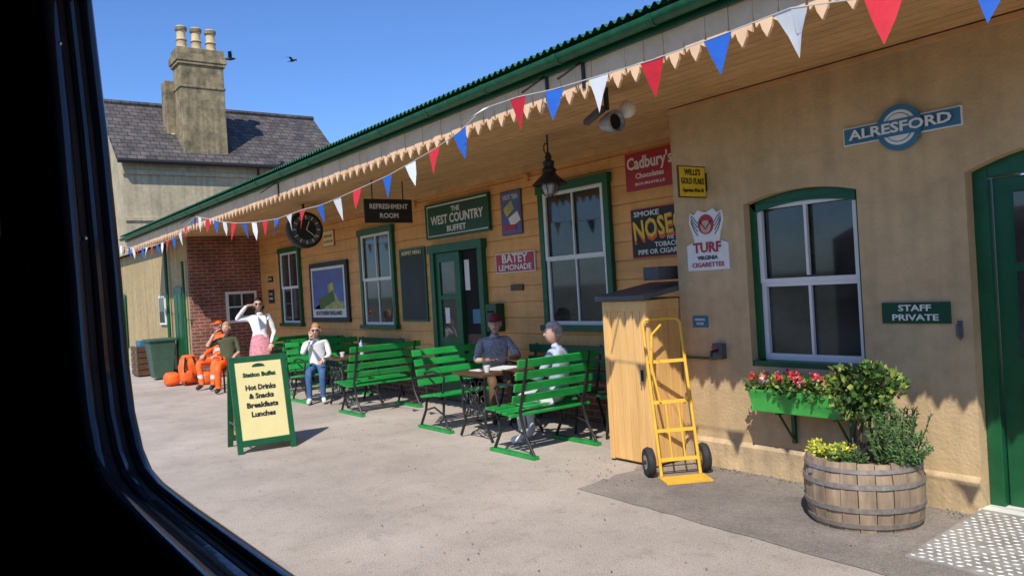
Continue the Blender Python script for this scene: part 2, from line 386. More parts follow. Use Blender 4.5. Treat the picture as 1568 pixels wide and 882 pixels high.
b=MB();b.box(-8.66,-8.42,W2-.16,W2-.022,1.05,1.42,'sgreen');b.box(-8.62,-8.46,W2-.165,W2-.161,1.30,1.33,'dk');b.obj('wall_post_box',SB,bevel=.01)
# conduit on the weatherboards and a junction box
b=MB();b.tube([(-17.5,W2-.035,2.98),(-5.0,W2-.035,2.98)],.010,'boards',6)
for x in(-14.9,-10.6,-7.75):
    b.tube([(x,W2-.035,2.98),(x,W2-.035,3.1)],.010,'boards',6);b.box(x-.04,x+.04,W2-.06,W2-.02,2.94,3.02,'boards')
b.obj('conduit',SB)
# soffit boards, roof, valance, gutter
b=MB();yy=3.775
while yy<W2+.1:
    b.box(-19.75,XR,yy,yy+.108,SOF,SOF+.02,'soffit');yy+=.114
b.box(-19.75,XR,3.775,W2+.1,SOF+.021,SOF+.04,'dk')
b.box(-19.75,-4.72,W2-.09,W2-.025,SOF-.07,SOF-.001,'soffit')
b.box(-4.69,XR,W1-.035,W1-.002,SOF-.05,SOF-.011,'soffit')
b.obj('canopy_soffit',SB)
b=MB();per=.165;x=-19.8
edge=[(0,3.065),(.014,2.985),(.040,3.005),(.052,2.965),(.081,2.915),(.110,2.965),(.122,3.005),(.148,2.985),(.161,3.065)]
while x<XR:
    j=random.uniform(-.007,.007);jy=random.uniform(-.003,.003)
    poly=[(x+a,3.745+jy,zz+j) for a,zz in edge]+[(x+.161,3.745+jy,3.2),(x,3.745+jy,3.2)]
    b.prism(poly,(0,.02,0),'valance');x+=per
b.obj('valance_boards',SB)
b=MB();b.box(-19.82,XR,3.715,3.741,3.165,3.27,'green');b.obj('fascia',SB)
b=MB();n=8
xs=[-19.85,XR]
ring=[(3.655+.055*math.cos(math.pi+math.pi*i/n),3.25+.06*math.sin(math.pi+math.pi*i/n)) for i in range(n+1)]
ring2=[(3.655+.048*math.cos(math.pi+math.pi*i/n),3.25+.053*math.sin(math.pi+math.pi*i/n)) for i in range(n,-1,-1)]
b.prism([(xs[0],y,z) for y,z in ring+ring2],(xs[1]-xs[0],0,0),'gutter')
x=-19.5
while x<XR:
    b.prism([(x,y*1.0+(y-3.655)*.12,z-(.006 if z<3.25 else 0)) for y,z in ring]+[(x,3.71,3.252),(x,3.60,3.252)],(.03,0,0),'gutter');x+=.9
b.obj('gutter',SB,smooth=True)
b=MB();vs=[];x=-19.85;k=0
while x<XR:
    z=.016*math.sin(2*math.pi*(x/.076));vs+= [(x,3.625,3.305+z),(x,6.5,3.80+z)];x+=.0095;k+=1
b.add(vs,[(2*i,2*i+2,2*i+3,2*i+1) for i in range(k-1)],'roofsheet')
b.box(-30,XR,6.5,6.55,3.0,3.82,'hwall');
b.add([(-30,6.5,3.81),(XR,6.5,3.81),(XR,9,4.6),(-30,9,4.6)],[(0,1,2,3)],'slate')
b.add([(-30,4.4,3.1),(-19.85,4.4,3.1),(-19.85,6.5,3.81),(-30,6.5,3.81)],[(0,1,2,3)],'slate')
b.obj('corrugated_roof',SB,smooth=True)
b=MB()
for x in(-4.05,-4.45,-10,-14):
    b.box(x,x+.03,3.732,3.740,2.99,3.2,'black');b.tube([(x+.015,3.735,3.18),(x+.015,3.55,3.06),(x+.015,3.5,3.03)],.008,'black',6)
b.obj('valance_straps',SB)
# ------------------------------------------------------------ house
H=empty('rendered_house')
b=MB();b.box(-31,-26,4.95,12,-.9,6.2,'hwall')
b.prism([(-31,4.95,6.2),(-26,4.95,6.2),(-28.5,4.95,8.3)],(0,7.05,0),'hwall')
b.box(-25.999,-25.93,4.9,12,5.72,5.84,'hwall');b.box(-25.999,-25.95,4.9,12,4.3,4.4,'hwall');b.obj('walls',H)
b=MB()
b.prism([(-25.75,4.75,6.08),(-28.5,4.75,8.38),(-28.5,4.75,8.46),(-25.75,4.75,6.17)],(0,7.45,0),'slate')
b.prism([(-31.25,4.75,6.08),(-28.5,4.75,8.38),(-28.5,4.75,8.46),(-31.25,4.75,6.17)],(0,7.45,0),'slate')
b.obj('slate_roof',H)
b=MB();b.tube([(-25.7,4.75,6.08),(-25.7,12.2,6.08)],.07,'black',8);b.tube([(-25.75,9.0,6.05),(-25.9,9.05,5.8),(-25.9,9.05,3)],.045,'black',8)
b.tube([(-28.5,4.75,8.48),(-28.5,12.2,8.48)],.09,'slate',8)
b.obj('gutters',H)
b=MB()
b.box(-27.0,-26.15,6.80,8.18,6.15,9.35,'chim');b.box(-27.05,-26.1,6.74,8.24,9.35,9.45,'chim');b.box(-27.08,-26.07,6.70,8.28,9.45,9.7,'chim');b.box(-27.03,-26.12,6.76,8.22,9.7,9.9,'chim')
b.box(-27.03,-26.12,6.77,8.21,8.6,8.68,'chim')
b.box(-27.6,-27.06,6.55,7.1,7.0,9.0,'chim')
b.box(-26.18,-26.02,6.6,8.3,6.15,6.32,'lead')
b.prism([(-26.1,6.45,6.32),(-26.1,6.79,6.32),(-27.1,6.79,7.25),(-27.1,6.65,7.25)],(0,0,.05),'enamel_w')
b.obj('chimney_stack',H,bevel=.02)
b=MB()
for y in(7.02,7.48,7.94):
    b.lathe((-26.58,y,9.9),[(.19,0),(.21,.06),(.16,.1),(.15,.3),(.17,.34),(.14,.4),(.135,.62),(.18,.66),(.18,.74),(.15,.78)],'pot',16)
    b.lathe((-26.58,y,9.9),[(.165,.30),(.175,.32),(.165,.34)],'chim',16);b.lathe((-26.58,y,9.9),[(.183,.64),(.192,.70),(.183,.75)],'chim',16)
b.obj('chimney_pots',H,smooth=True)
# ------------------------------------------------------------ signs
sign('enamel_door_sign',-2.625,1.303,.455,.142,'y',W1,'sgreen','sgreen',[('STAFF',.032,.042,'enamel_w',.22),('PRIVATE',-.032,.042,'enamel_w',.31)],.004)
e=empty('station_name_sign');b=MB()
b.box(-3.06,-2.255,W1-.022,W1-.001,2.50,2.625,'enamel_w');b.box(-3.052,-2.263,W1-.025,W1-.0221,2.508,2.617,'sblue')
cx,cz=-2.655,2.562
b.lathe((cx,W1-.02,cz),[(.155,0),(.155,-.012)],'sblue',40,'y');b.lathe((cx,W1-.032,cz),[(.118,0),(.118,-.002)],'enamel_w',40,'y')
b.lathe((cx,W1-.035,cz),[(.098,0),(.098,-.001)],'sblue',40,'y')
for sg in(1,-1):
    poly=[(cx+.092*math.cos(t),W1-.037,cz+sg*(.092*math.sin(t))) for t in [math.radians(35+110*i/12) for i in range(13)]]
    b.prism(poly,(0,-.002,0),'enamel_w')
b.box(cx-.15,cx+.15,W1-.042,W1-.0395,2.508,2.617,'sblue')
b.obj('plate',e)
text('ALRESFORD',(cx,W1-.0435,cz),'y',.068,'enamel_w',e,.70,.0025)
e=empty('projecting_enamel_sign');b=MB();b.box(-4.335,-4.32,4.99,5.33,2.29,2.555,'wood');b.box(-4.321,-4.317,5.0,5.32,2.30,2.545,'syellow');b.box(-4.335,-4.32,5.32,5.36,2.35,2.5,'black');b.obj('plate',e)
for i,(t,h,w) in enumerate((("WILLS'S",.05,.2),('GOLD FLAKE',.05,.29),('Cigarettes 10 for 3d',.03,.26))): text(t,(-4.313,5.16,2.50-.075*i),'x',h,'boardblack',e,w,.001)
e=empty('cigarette_enamel_sign');b=MB()
cx=-4.35
out=[(-.22,1.68),(.22,1.68),(.22,1.90),(.13,1.93),(.15,2.0),(.185,2.10),(.17,2.18),(.12,2.16),(.08,2.20),(0,2.17),(-.08,2.20),(-.12,2.16),(-.17,2.18),(-.185,2.10),(-.15,2.0),(-.13,1.93),(-.22,1.90)]
b.prism([(cx+a,W1-.012,z) for a,z in out],(0,.011,0),'enamel_w')
b.lathe((cx,W1-.013,2.07),[(.085,0),(.085,-.003)],'red',24,'y');b.lathe((cx,W1-.0165,2.05),[(.055,0),(.055,-.003)],'skin',20,'y')
for sg in(-1,1):
    for i in range(4): b.tube([(cx+sg*.09,W1-.014,1.98+.035*i),(cx+sg*.13,W1-.014,2.03+.035*i),(cx+sg*.16,W1-.014,2.10+.02*i)],.0035,'boardblack',5)
b.tube([(cx-.06,W1-.018,2.1),(cx,W1-.018,2.03),(cx+.06,W1-.018,2.1)],.006,'boardblack',5)
b.obj('plate',e)
text('TURF',(cx,W1-.016,1.87),'y',.085,'red',e,.30,.004);text('VIRGINIA',(cx,W1-.016,1.785),'y',.034,'boardblack',e,.22,.001);text('CIGARETTES',(cx,W1-.016,1.725),'y',.038,'red',e,.34,.001)
sign('drinking_water_sign',-4.475,1.24,.165,.1,'y',W1,'sblue','sblue',[('DRINKING',.018,.02,'enamel_w',.11),('WATER',-.018,.02,'enamel_w',.08)],.003,.008)
sign('buffet_name_sign',-9.41,2.665,1.6,.46,'y',W2-.03,'sgreen','enamel_w',[('THE',.13,.075,'enamel_w',.22),('WEST COUNTRY',.0,.13,'enamel_w',1.38),('BUFFET',-.145,.085,'enamel_w',.5)],.02,.03,'green')
sign('lemonade_enamel_sign',-8.10,1.945,.84,.26,'y',W2-.025,'red','enamel_w',[('BATEY',.05,.11,'enamel_w',.55),('LEMONADE',-.065,.075,'enamel_w',.70)],.012)
sign('chocolate_enamel_sign',-5.62,2.78,.80,.40,'y',W2-.025,'red','red',[("Cadbury's",.08,.13,'enamel_w',.64,-.05),('Chocolates',-.055,.055,'enamel_w',.40,-.05),('BOURNVILLE',-.14,.028,'enamel_w',.42,-.05)],.01)
e=sign('tobacco_enamel_sign',-5.45,2.12,1.06,.52,'y',W2-.025,'boardblack','red',[('SMOKE',.20,.055,'enamel_w',.36,-.30),('NOSEGAY',.038,.235,'orange',1.03,.01,-.10,0),('NOSEGAY',.062,.20,'syellow',1.0,0,-.10,.003),('THE',-.075,.035,'enamel_w',.10,.02,0,.006),('TOBACCO',-.135,.05,'enamel_w',.40,0),('PIPE OR CIGARETTE',-.205,.05,'enamel_w',.72,-.08)],.01)
sign('small_plate',-8.1,1.62,.26,.08,'y',W2-.02,'wood','wood',[],.005)
sign('notice_plate',-17.15,2.10,.28,.12,'y',W2-.02,'boardblack','boardblack',[('NOTICE',0,.05,'enamel_w',.2)],.005)
sign('notice_plate',-17.15,1.72,.32,.3,'y',W2-.02,'boardblack','wood',[('TO THE',.05,.05,'enamel_w',.2),('TRAINS',-.05,.05,'enamel_w',.22)],.01)
sign('notice_poster',-13.9,2.74,.5,.3,'y',W2-.02,'cream','red',[('OPEN DAILY',.04,.05,'red',.4),('ALL WELCOME',-.06,.04,'red',.4)],.01)
e=sign('bottle_poster',-8.12,2.59,.44,.57,'y',W2-.02,'artblue','wood',[('HOT TEA',.2,.06,'cream',.32),],.012)
b=MB();b.obox((-8.16,W2-.046,2.64),(.09,0,.05),(0,.002,0),(-.03,0,.055),'artyel');b.obox((-8.05,W2-.046,2.5),(.1,0,.04),(0,.002,0),(-.03,0,.06),'enamel_w');b.obox((-8.15,W2-.046,2.4),(.13,0,.0),(0,.0021,0),(0,0,.035),'red');b.obj('artwork',e)
e=empty('framed_travel_poster');b=MB();px0,px1,pz0,pz1=-14.85,-13.12,1.16,2.3
b.box(px0,px1,W2-.07,W2-.02,pz0,pz1,'boardblack');b.box(px0+.10,px1-.10,W2-.074,W2-.071,pz0+.09,pz1-.09,'paper');b.box(px0+.16,px1-.16,W2-.077,W2-.0741,pz0+.25,pz1-.14,'artblue')
cl=[(0,0),(.45,.0),(.75,.35),(.7,.62),(.95,.7),(1.0,.45),(1.2,.2),(1.41,.18),(1.41,0)]
b.prism([(px0+.16+a,W2-.079,pz0+.25+z*.72) for a,z in cl],(0,.0015,0),'artyel')
b.obox((px0+.8,W2-.080,pz0+.42),(.35,0,.08),(0,.001,0),(-.03,0,.1),'leafB')
b.obj('frame',e,bevel=.004)
text('SOUTHERN ENGLAND',(px0+.86,W2-.08,pz0+.17),'y',.08,'wood',e,1.2,.002)
e=sign('menu_board',-10.77,1.75,.80,1.15,'y',W2-.02,'boardblack','green',[('BUFFET MENU',.50,.06,'cream',.6)],.03,.03)
e=sign('hanging_refreshment_sign',4.905,2.72,.70,.31,'x',-9.2,'boardblack','boardblack',[('REFRESHMENT',.055,.065,'enamel_w',.56),('ROOM',-.065,.065,'enamel_w',.27)],.012)
b=MB()
for y in(4.68,5.13): b.tube([(-9.19,y,2.87),(-9.19,y,SOF)],.008,'black',6)
b.obj('hanging_rods',e)
e=empty('platform_clock');b=MB();cc=(-11.8,4.8,2.71)
b.lathe(cc,[(.0,-.1),(.25,-.1),(.285,-.06),(.29,0),(.285,.06),(.25,.09),(.25,.07),(0,.07)],'boardblack',40,'x')
b.lathe((cc[0]+.072,cc[1],cc[2]),[(.235,0),(.235,.004)],'lead',40,'x')
b.lathe((cc[0]+.077,cc[1],cc[2]),[(.16,0),(.16,.002)],'boardblack',40,'x')
for i in range(12):
    t=i*math.pi/6;u=Vector((0,math.sin(t),math.cos(t)))
    b.tube([Vector(cc)+Vector((.079,0,0))+u*.17,Vector(cc)+Vector((.079,0,0))+u*.225],.009,'enamel_w',4)
b.tube([Vector(cc)+Vector((.083,0,0)),Vector(cc)+Vector((.083,.05,.13))],.008,'enamel_w',4);b.tube([Vector(cc)+Vector((.083,0,0)),Vector(cc)+Vector((.083,.15,-.12))],.006,'enamel_w',4)
b.tube([(cc[0],cc[1],cc[2]+.27),(cc[0],cc[1],SOF)],.02,'black',8);b.obj('case',e,smooth=True)
# lantern
b=MB();lx,ly=-5.98,5.0
b.tube([(lx,ly,SOF),(lx,ly,2.93)],.009,'black',8)
b.tube([(lx-.03+.03*math.cos(t),ly,2.99+.05*math.sin(t)) for t in[i*math.pi/6 for i in range(12)]],.006,'black',6,True)
b.lathe((lx,ly,2.6),[(.02,.34),(.035,.30),(.03,.27),(.06,.25),(.05,.20),(.075,.17),(.065,.14),(.085,.11),(.17,.035),(.175,.02),(.165,.02),(.08,.09),(.06,.09)],'black',28)
b.lathe((lx,ly,2.6),[(.03,.09),(.075,.05),(.082,.0),(.06,-.06),(.02,-.085)],'steel',20)
for i in range(6):
    t=i*math.pi/3;c,s=math.cos(t),math.sin(t)
    b.tube([(lx+.09*c,ly+.09*s,2.66),(lx+.094*c,ly+.094*s,2.6),(lx+.06*c,ly+.06*s,2.52),(lx,ly,2.5)],.004,'black',5)
b.obj('platform_lantern',smooth=True)
b=MB();fx,fy,fz=-4.35,4.25,2.90
b.tube([(fx,fy,SOF),(fx,fy,fz+.05)],.02,'black',8)
b.obox((fx-.12,fy-.02,fz+.03),(.12,-.02,.03),(0,.03,0),(0,0,.02),'lead')
b.lathe((fx+.03,fy+.02,fz-.05),[(.06,-.08),(.085,0),(.09,.05),(.075,.055),(.06,.03)],'steel',24,'x')
b.lathe((fx+.06,fy+.02,fz-.05),[(.058,0),(.058,.003)],'dk',24,'x')
b.sphere((fx+.05,fy+.17,fz+.06),.068,'enamel_w')
b.obj('canopy_floodlight',smooth=True)
# ------------------------------------------------------------ bunting
b=MB()
P_=[(2.5,3.1),(1.2,2.85),(0,2.78),(-.9,2.76),(-1.78,2.85),(-2.25,2.94),(-2.7,2.93),(-3.18,2.93),(-3.64,2.95),(-4.08,2.97),(-4.49,3.01),(-4.93,3.02),(-5.28,2.91),(-5.68,2.84),(-6.10,2.79),(-6.54,2.74),(-7.19,2.70),(-7.68,2.67),(-8.13,2.65),(-8.63,2.66),(-9.46,2.64),(-10.27,2.68),(-11.0,2.74),(-11.68,2.83),(-12.3,2.93),(-13.03,3.05),(-14.5,2.83),(-16,2.80),(-17.5,2.86),(-19.6,3.1)]
def sz(x):
    for (a,za),(c,zc) in zip(P_,P_[1:]):
        if a>=x>=c: return za+(zc-za)*(a-x)/(a-c)
    return 3
b.tube([(x,3.5,z) for x,z in P_],.004,'string',5)
fx=[.9,.45,0,-.45,-.9,-1.33,-1.78,-2.25,-2.70,-3.18,-3.64,-4.08,-4.49,-4.93,-5.28,-5.68,-6.10,-6.54,-7.19,-7.68,-8.13,-8.63,-9.05]
x=-9.46
while x>-19.4: fx.append(x);x-=.42
cols=['fred2','fwhite','fblue']
k0=fx.index(-1.78)
for i,x in enumerate(fx):
    m=cols[(i-k0)%3];z=sz(x);w=.095;h=random.uniform(.2,.25)
    sw=random.uniform(-.06,.06);sx=random.uniform(-.03,.03)
    if x==-4.93: sx=-.22;h=.09;sw=-.1
    if x in(-5.28,-5.68,-6.10): sx=.06
    zl,zr=sz(x-w),sz(x+w)
    tip=Vector((x+sx,3.5+sw,z-h));l=Vector((x-w,3.5,zl));r_=Vector((x+w,3.5,zr))
    fold=random.uniform(-.02,.02)
    ml=(l+tip)/2+Vector((0,fold,0));mr=(r_+tip)/2+Vector((0,-fold,0));mm=Vector((x+sx/2,3.5+sw/2+fold,z-h/2))
    b.add([l,(x,3.5,z),r_,ml,mm,mr,tip],[(0,1,4,3),(1,2,5,4),(3,4,6),(4,5,6)],m)
b.obj('bunting',smooth=True)
# ------------------------------------------------------------ cabinet
b=MB();cx0,cx1,cy0,cy1=-5.27,-4.725,4.95,5.6
b.box(cx0+.02,cx1-.02,cy0+.02,cy1,.02,1.455,'cab')
n=6;w=(cx1-cx0)/n
for i in range(n):
    b.box(cx0+i*w+.003,cx0+(i+1)*w-.003,cy0+.006,cy0+.0195,.03,1.45,'cab')
b.box(cx0,cx0+.05,cy0-.008,cy0+.005,.02,1.45,'cab');b.box(cx1-.05,cx1,cy0-.008,cy0+.005,.02,1.45,'cab')
b.box(cx0+.05,cx1-.05,cy0-.006,cy0+.005,1.36,1.45,'cab')
for i in range(5):
    y=cy0+.02+i*.12;b.box(cx1-.0195,cx1-.006,y+.002,y+.117,.03,1.45,'cab')
b.box(cx1-.0055,cx1+.004,cy0,cy0+.06,.02,1.45,'cab')
b.box(cx1-.0055,cx1+.004,cy0+.061,cy1,1.36,1.45,'cab');
b.prism([(cx0-.05,cy0-.05,1.456),(cx0-.05,cy0-.05,1.50),(cx0-.05,cy1+.05,1.60),(cx0-.05,cy1+.05,1.556)],(cx1-cx0+.07,0,0),'lead')
b.box(cx1-.1,cx1-.075,cy0-.02,cy0-.008,.75,.85,'black');b.tube([(cx1-.09,cy0-.03,.72),(cx1-.09,cy0-.03,.9)],.006,'steel',6)
b.obj('storage_cabinet',bevel=.004)
b=MB();b.box(-4.98,-4.80,5.2,5.5,1.62,1.74,'lead');b.obj('electrical_box',bevel=.006)
# ------------------------------------------------------------ hand truck
b=MB();A=Vector((.5,.87,0)).normalized();Lc=Vector((-.87,.5,0)).normalized();base=Vector((-4.37,4.87,.02))
topc=base+Lc*.31+Vector((0,0,1.27))
up=(topc-base)
def hp(a,t,d=0): return base+A*a+up*t+(-Lc)*d
w=.165
for sg in(-1,1): b.tube([hp(sg*w,0),hp(sg*w,.3),hp(sg*w,.8),hp(sg*w,.93)],.014,'yellow',10)
b.tube([hp(-w,.92),hp(-w,.97),hp(-w*.85,.995),hp(-w*.5,1.0),hp(w*.5,1.0),hp(w*.85,.995),hp(w,.97),hp(w,.92)],.014,'yellow',10)
for t in(.1,.28,.46,.72): b.obox(hp(0,t),A*w,(-Lc)*.006,up.normalized()*.014,'yellow')
for a in(-.055,.055): b.tube([hp(a,.1),hp(a,.46)],.008,'yellow',8)
b.tube([hp(-w*.6,.46,.012),hp(-w*.9,.70,.05),hp(-w*.7,.90,.06),hp(-w*.1,.96,.03)],.011,'yellow',8)
f=-Lc
b.obox(base+f*.11+Vector((0,0,-.008)),A*.19,f*.11,Vector((0,0,.006)),'yellow')
for sg in(-1,1):
    wc=base+A*(sg*.235)-f*.10+Vector((0,0,.105))
    def ring(r,o): return [wc+A*o+ (f*math.cos(t)+Vector((0,0,1))*math.sin(t))*r for t in[2*math.pi*i/24 for i in range(24)]]
    prof=[(.05,-.03),(.085,-.036),(.112,-.03),(.124,0),(.112,.03),(.085,.036),(.05,.03)]
    vv=[];[vv.extend(ring(r,q)) for r,q in prof]
    b.add(vv,[(i*24+j,i*24+(j+1)%24,(i+1)*24+(j+1)%24,(i+1)*24+j) for i in range(6) for j in range(24)],'rubber')
    b.tube([wc-A*.032,wc+A*.032],.06,'steel',16);b.tube([wc-A*.045,wc+A*.045],.018,'black',10)
    b.obox((wc+base+A*sg*w+up*.09)/2,A*.006,((base+A*sg*w+up*.09)-wc)/2,Vector((0,0,.015)),'yellow')
b.tube([base-A*.235-f*.10+Vector((0,0,.105)),base+A*.235-f*.10+Vector((0,0,.105))],.012,'steel',8)
b.obj('hand_truck',smooth=True)
b=MB();b.tube([(-4.66,W1-.03,.93),(-4.3,W1-.03,.93),(-4.25,W1-.03,.96)],.011,'green',8);b.box(-4.32,-4.22,W1-.06,W1-.001,.93,1.06,'lead')
b.tube([(-4.27,W1-.05,1.0),(-4.27,W1-.13,1.0),(-4.27,W1-.15,.93)],.012,'black',8);b.tube([(-4.3,W1-.1,1.03),(-4.24,W1-.1,1.03)],.006,'red',6)
b.obj('drinking_water_tap',smooth=True)
b=MB();b.tube([(-2.345,W1-.01,1.24),(-2.345,W1-.05,1.22),(-2.345,W1-.05,1.16),(-2.34,W1-.02,1.13)],.008,'lead',8);b.box(-2.36,-2.33,W1-.012,W1-.001,1.14,1.25,'lead');b.obj('door_hook')
# ------------------------------------------------------------ foliage helper
def leaves(b,c,r,n,size,mats,shell=.55,long=1.0,up=0):
    for _ in range(n):
        while True:
            v=Vector([random.uniform(-1,1) for _ in range(3)])
            if v.length<=1 and (v.length>shell or random.random()<.35): break
        nz=1+.35*noise.noise(v*2.3+Vector(c)*3)
        p=Vector(c)+Vector((v.x*r[0]*nz,v.y*r[1]*nz,v.z*r[2]*nz))
        d=Vector([random.gauss(0,1) for _ in range(3)])+v*1.2+Vector((0,0,up));d.normalize()
        s=d.orthogonal().normalized();s=(Matrix.Rotation(random.uniform(0,6.28),3,d)@s)
        L_=size*random.uniform(.6,1.3)*long;w_=size*.42*random.uniform(.7,1.1)
        nn=d.cross(s)
        b.add([p,p+d*L_*.5+s*w_+nn*w_*.3,p+d*L_,p+d*L_*.5-s*w_+nn*w_*.3],[(0,1,2),(0,2,3)],random.choice(mats))
WB=empty('window_planter_box');b=MB()
x0,x1,y0,y1,z0,z1=-3.83,-3.09,5.08,5.34,.565,.735
b.prism([(x0,y0,z1),(x0+.02,y0+.03,z0),(x1-.02,y0+.03,z0),(x1,y0,z1)],(0,.02,0),'boxgreen')
b.box(x0+.015,x0+.035,y0+.021,y1,z0,z1,'boxgreen');b.box(x1-.035,x1-.015,y0+.021,y1,z0,z1,'boxgreen');b.box(x0+.036,x1-.036,y1-.02,y1,z0,z1,'boxgreen');b.box(x0+.04,x1-.04,y0+.05,y1-.02,z0,z1-.03,'soil')
b.obj('trough',WB,bevel=.003)
b=MB()
for x in(-3.62,-3.14):
    b.box(x,x+.03,W1-.03,W1-.001,.30,.56,'green');b.tube([(x+.015,W1-.03,.33),(x+.015,y0+.06,.56)],.01,'green',6);b.box(x,x+.03,y0+.04,W1-.03,.545,.562,'green')
b.obj('brackets',WB)
b=MB();
for i in range(9): leaves(b,(-3.80+.085*i,5.20,.765),(.075,.13,.06),85,.05,['leafB','leafC','leafB','leafA'])
for i in range(30):
    c=(random.uniform(-3.82,-3.15),random.uniform(5.06,5.28),random.uniform(.78,.86));leaves(b,c,(.024,.024,.018),12,.026,['fred','fred','fpink'] if c[0]>-3.6 or random.random()<.5 else ['fpink','fwhite'],0)
for i in range(6): leaves(b,(random.uniform(-3.75,-3.2),5.07,.72),(.03,.02,.04),14,.035,['leafB','leafC'],.2)
b.obj('geraniums',WB)
# barrel planter
BP=empty('barrel_planter');b=MB();bc=(-2.775,4.83,0);n=22
def br(z): return .315+.05*math.sin(math.pi*min(1,(z+.08)/.62))
for i in range(n):
    t0=2*math.pi*(i+.03)/n;t1=2*math.pi*(i+.97)/n;k=8;dr=random.uniform(-.004,.004);zt=.425+random.uniform(-.008,.008)
    out=[];inn=[]
    for j in range(k+1):
        z=zt*j/k;r=br(z)+dr
        out+= [(bc[0]+r*math.cos(t0),bc[1]+r*math.sin(t0),z+.002),(bc[0]+r*math.cos(t1),bc[1]+r*math.sin(t1),z+.002)]
        r-=.025;inn+= [(bc[0]+r*math.cos(t0),bc[1]+r*math.sin(t0),z+.002),(bc[0]+r*math.cos(t1),bc[1]+r*math.sin(t1),z+.002)]
    m=len(out);fs=[]
    for j in range(k):
        a=2*j;fs+= [(a,a+1,a+3,a+2),(m+a,m+a+2,m+a+3,m+a+1),(a,a+2,m+a+2,m+a),(a+1,m+a+1,m+a+3,a+3)]
    fs+= [(m-2,m-1,2*m-1,2*m-2),(0,m,m+1,1)]
    b.add(out+inn,fs,'oak')
b.obj('staves',BP)
b=MB()
for z,h in((.03,.028),(.13,.03),(.275,.03),(.37,.024)):
    r0,r1=br(z)+.007,br(z+h)+.007
    b.lathe(bc,[(r0-.01,z),(r0,z),(r1,z+h),(r1-.01,z+h)],'hoop',48)
b.obj('hoops',BP,smooth=True)
b=MB();b.lathe(bc,[(.325,.35),(.325,.38),(.1,.40),(0.01,.41)],'soil',24);b.box(-2.96,-2.88,4.51,4.53,.33,.36,'steel');b.obj('soil_fill',BP)
b=MB()
for dx,dy in((0,0),(.025,.02),(-.03,.01)):
    b.tube([(-2.80+dx,4.85+dy,.38),(-2.79+dx*2,4.85+dy*2,.52),(-2.76+dx*1.5,4.85,.66),(-2.75+dx*5,4.85+dy*6,.82)],[.014,.012,.010,.005],'bark',7)
for i in range(14):
    a=random.uniform(0,6.28);b.tube([(-2.77,4.85,.6+.015*i),(-2.75+.16*math.cos(a),4.85+.14*math.sin(a),.72+.02*i)],[.006,.002],'bark',5)
b.obj('shrub_stems',BP)
b=MB()
for i in range(36):
    a=random.uniform(0,6.28);rr=random.uniform(.03,.20);c=(-2.75+rr*math.cos(a),4.85+rr*.8*math.sin(a),.85+random.uniform(-.16,.14)*(1.1-rr*2))
    leaves(b,c,(.075,.075,.05),46,.052,random.choice([['leafA','leafB','leafA'],['leafA','leafB'],['leafB','leafC'],['leafB','leafA','leafA']]),.3,up=.4)
b.obj('variegated_shrub',BP)
b=MB()
for i in range(150):
    a=random.uniform(0,6.28);rr=random.uniform(0,.17);p=Vector((-2.55+rr*math.cos(a)*.6,4.82+rr*math.sin(a)*.7,.38))
    q=Vector((-2.53+rr*1.3*math.cos(a),4.82+rr*math.sin(a)*1.2,.60+random.uniform(-.18,.18)-rr*.3))
    for k in range(44):
        t=.1+.9*k/44;c=p.lerp(q,t);d=(Vector([random.gauss(0,1) for _ in range(3)])+(q-p).normalized()*.8).normalized();s=d.orthogonal().normalized()*.0055
        l=.034;b.add([c-s,c+s,c+d*l],[(0,1,2)],random.choice(['leafR','leafR','leafB','leafC']))
    b.tube([p,q],[.003,.0015],'bark',4)
b.obj('rosemary_bush',BP)
b=MB()
for i in range(16): leaves(b,(-3.02+random.uniform(-.06,.18),4.72+random.uniform(-.12,.12),.44),(.05,.05,.035),48,.026,['leafY','leafY','leafA'],.2,up=.5)
for i in range(8): leaves(b,(-2.78+random.uniform(-.15,.12),4.6+random.uniform(-.03,.1),.43),(.06,.05,.05),30,.03,['leafB','leafC'],.2,up=.2)
b.obj('golden_groundcover',BP)
# chequer plate
b=MB();b.prism([(-2.25,4.30,.005),(1.5,4.18,.005),(1.5,5.28,.05),(-2.25,5.28,.05)],(0,0,.012),'plate')
def pz(x,y): return .017+.045*(y-4.3)/.98
for i in range(60):
    for j in range(20):
        x=-2.22+.05*i+(.025 if j%2 else 0);y=4.33+.047*j
        if random.random()<.03: continue
        a=.017;c=.009
        if (i+j)%2: d1=Vector((a,a*.8,0));d2=Vector((-c,c,0))
        else: d1=Vector((a,-a*.8,0));d2=Vector((c,c,0))
        p=Vector((x,y,pz(x,y)+.001))
        b.add([p-d1,p-d2,p+d1,p+d2,p+Vector((0,0,.004))],[(0,1,4),(1,2,4),(2,3,4),(3,0,4)],'platew')
b.obj('chequer_plate_ramp',keepn=True)
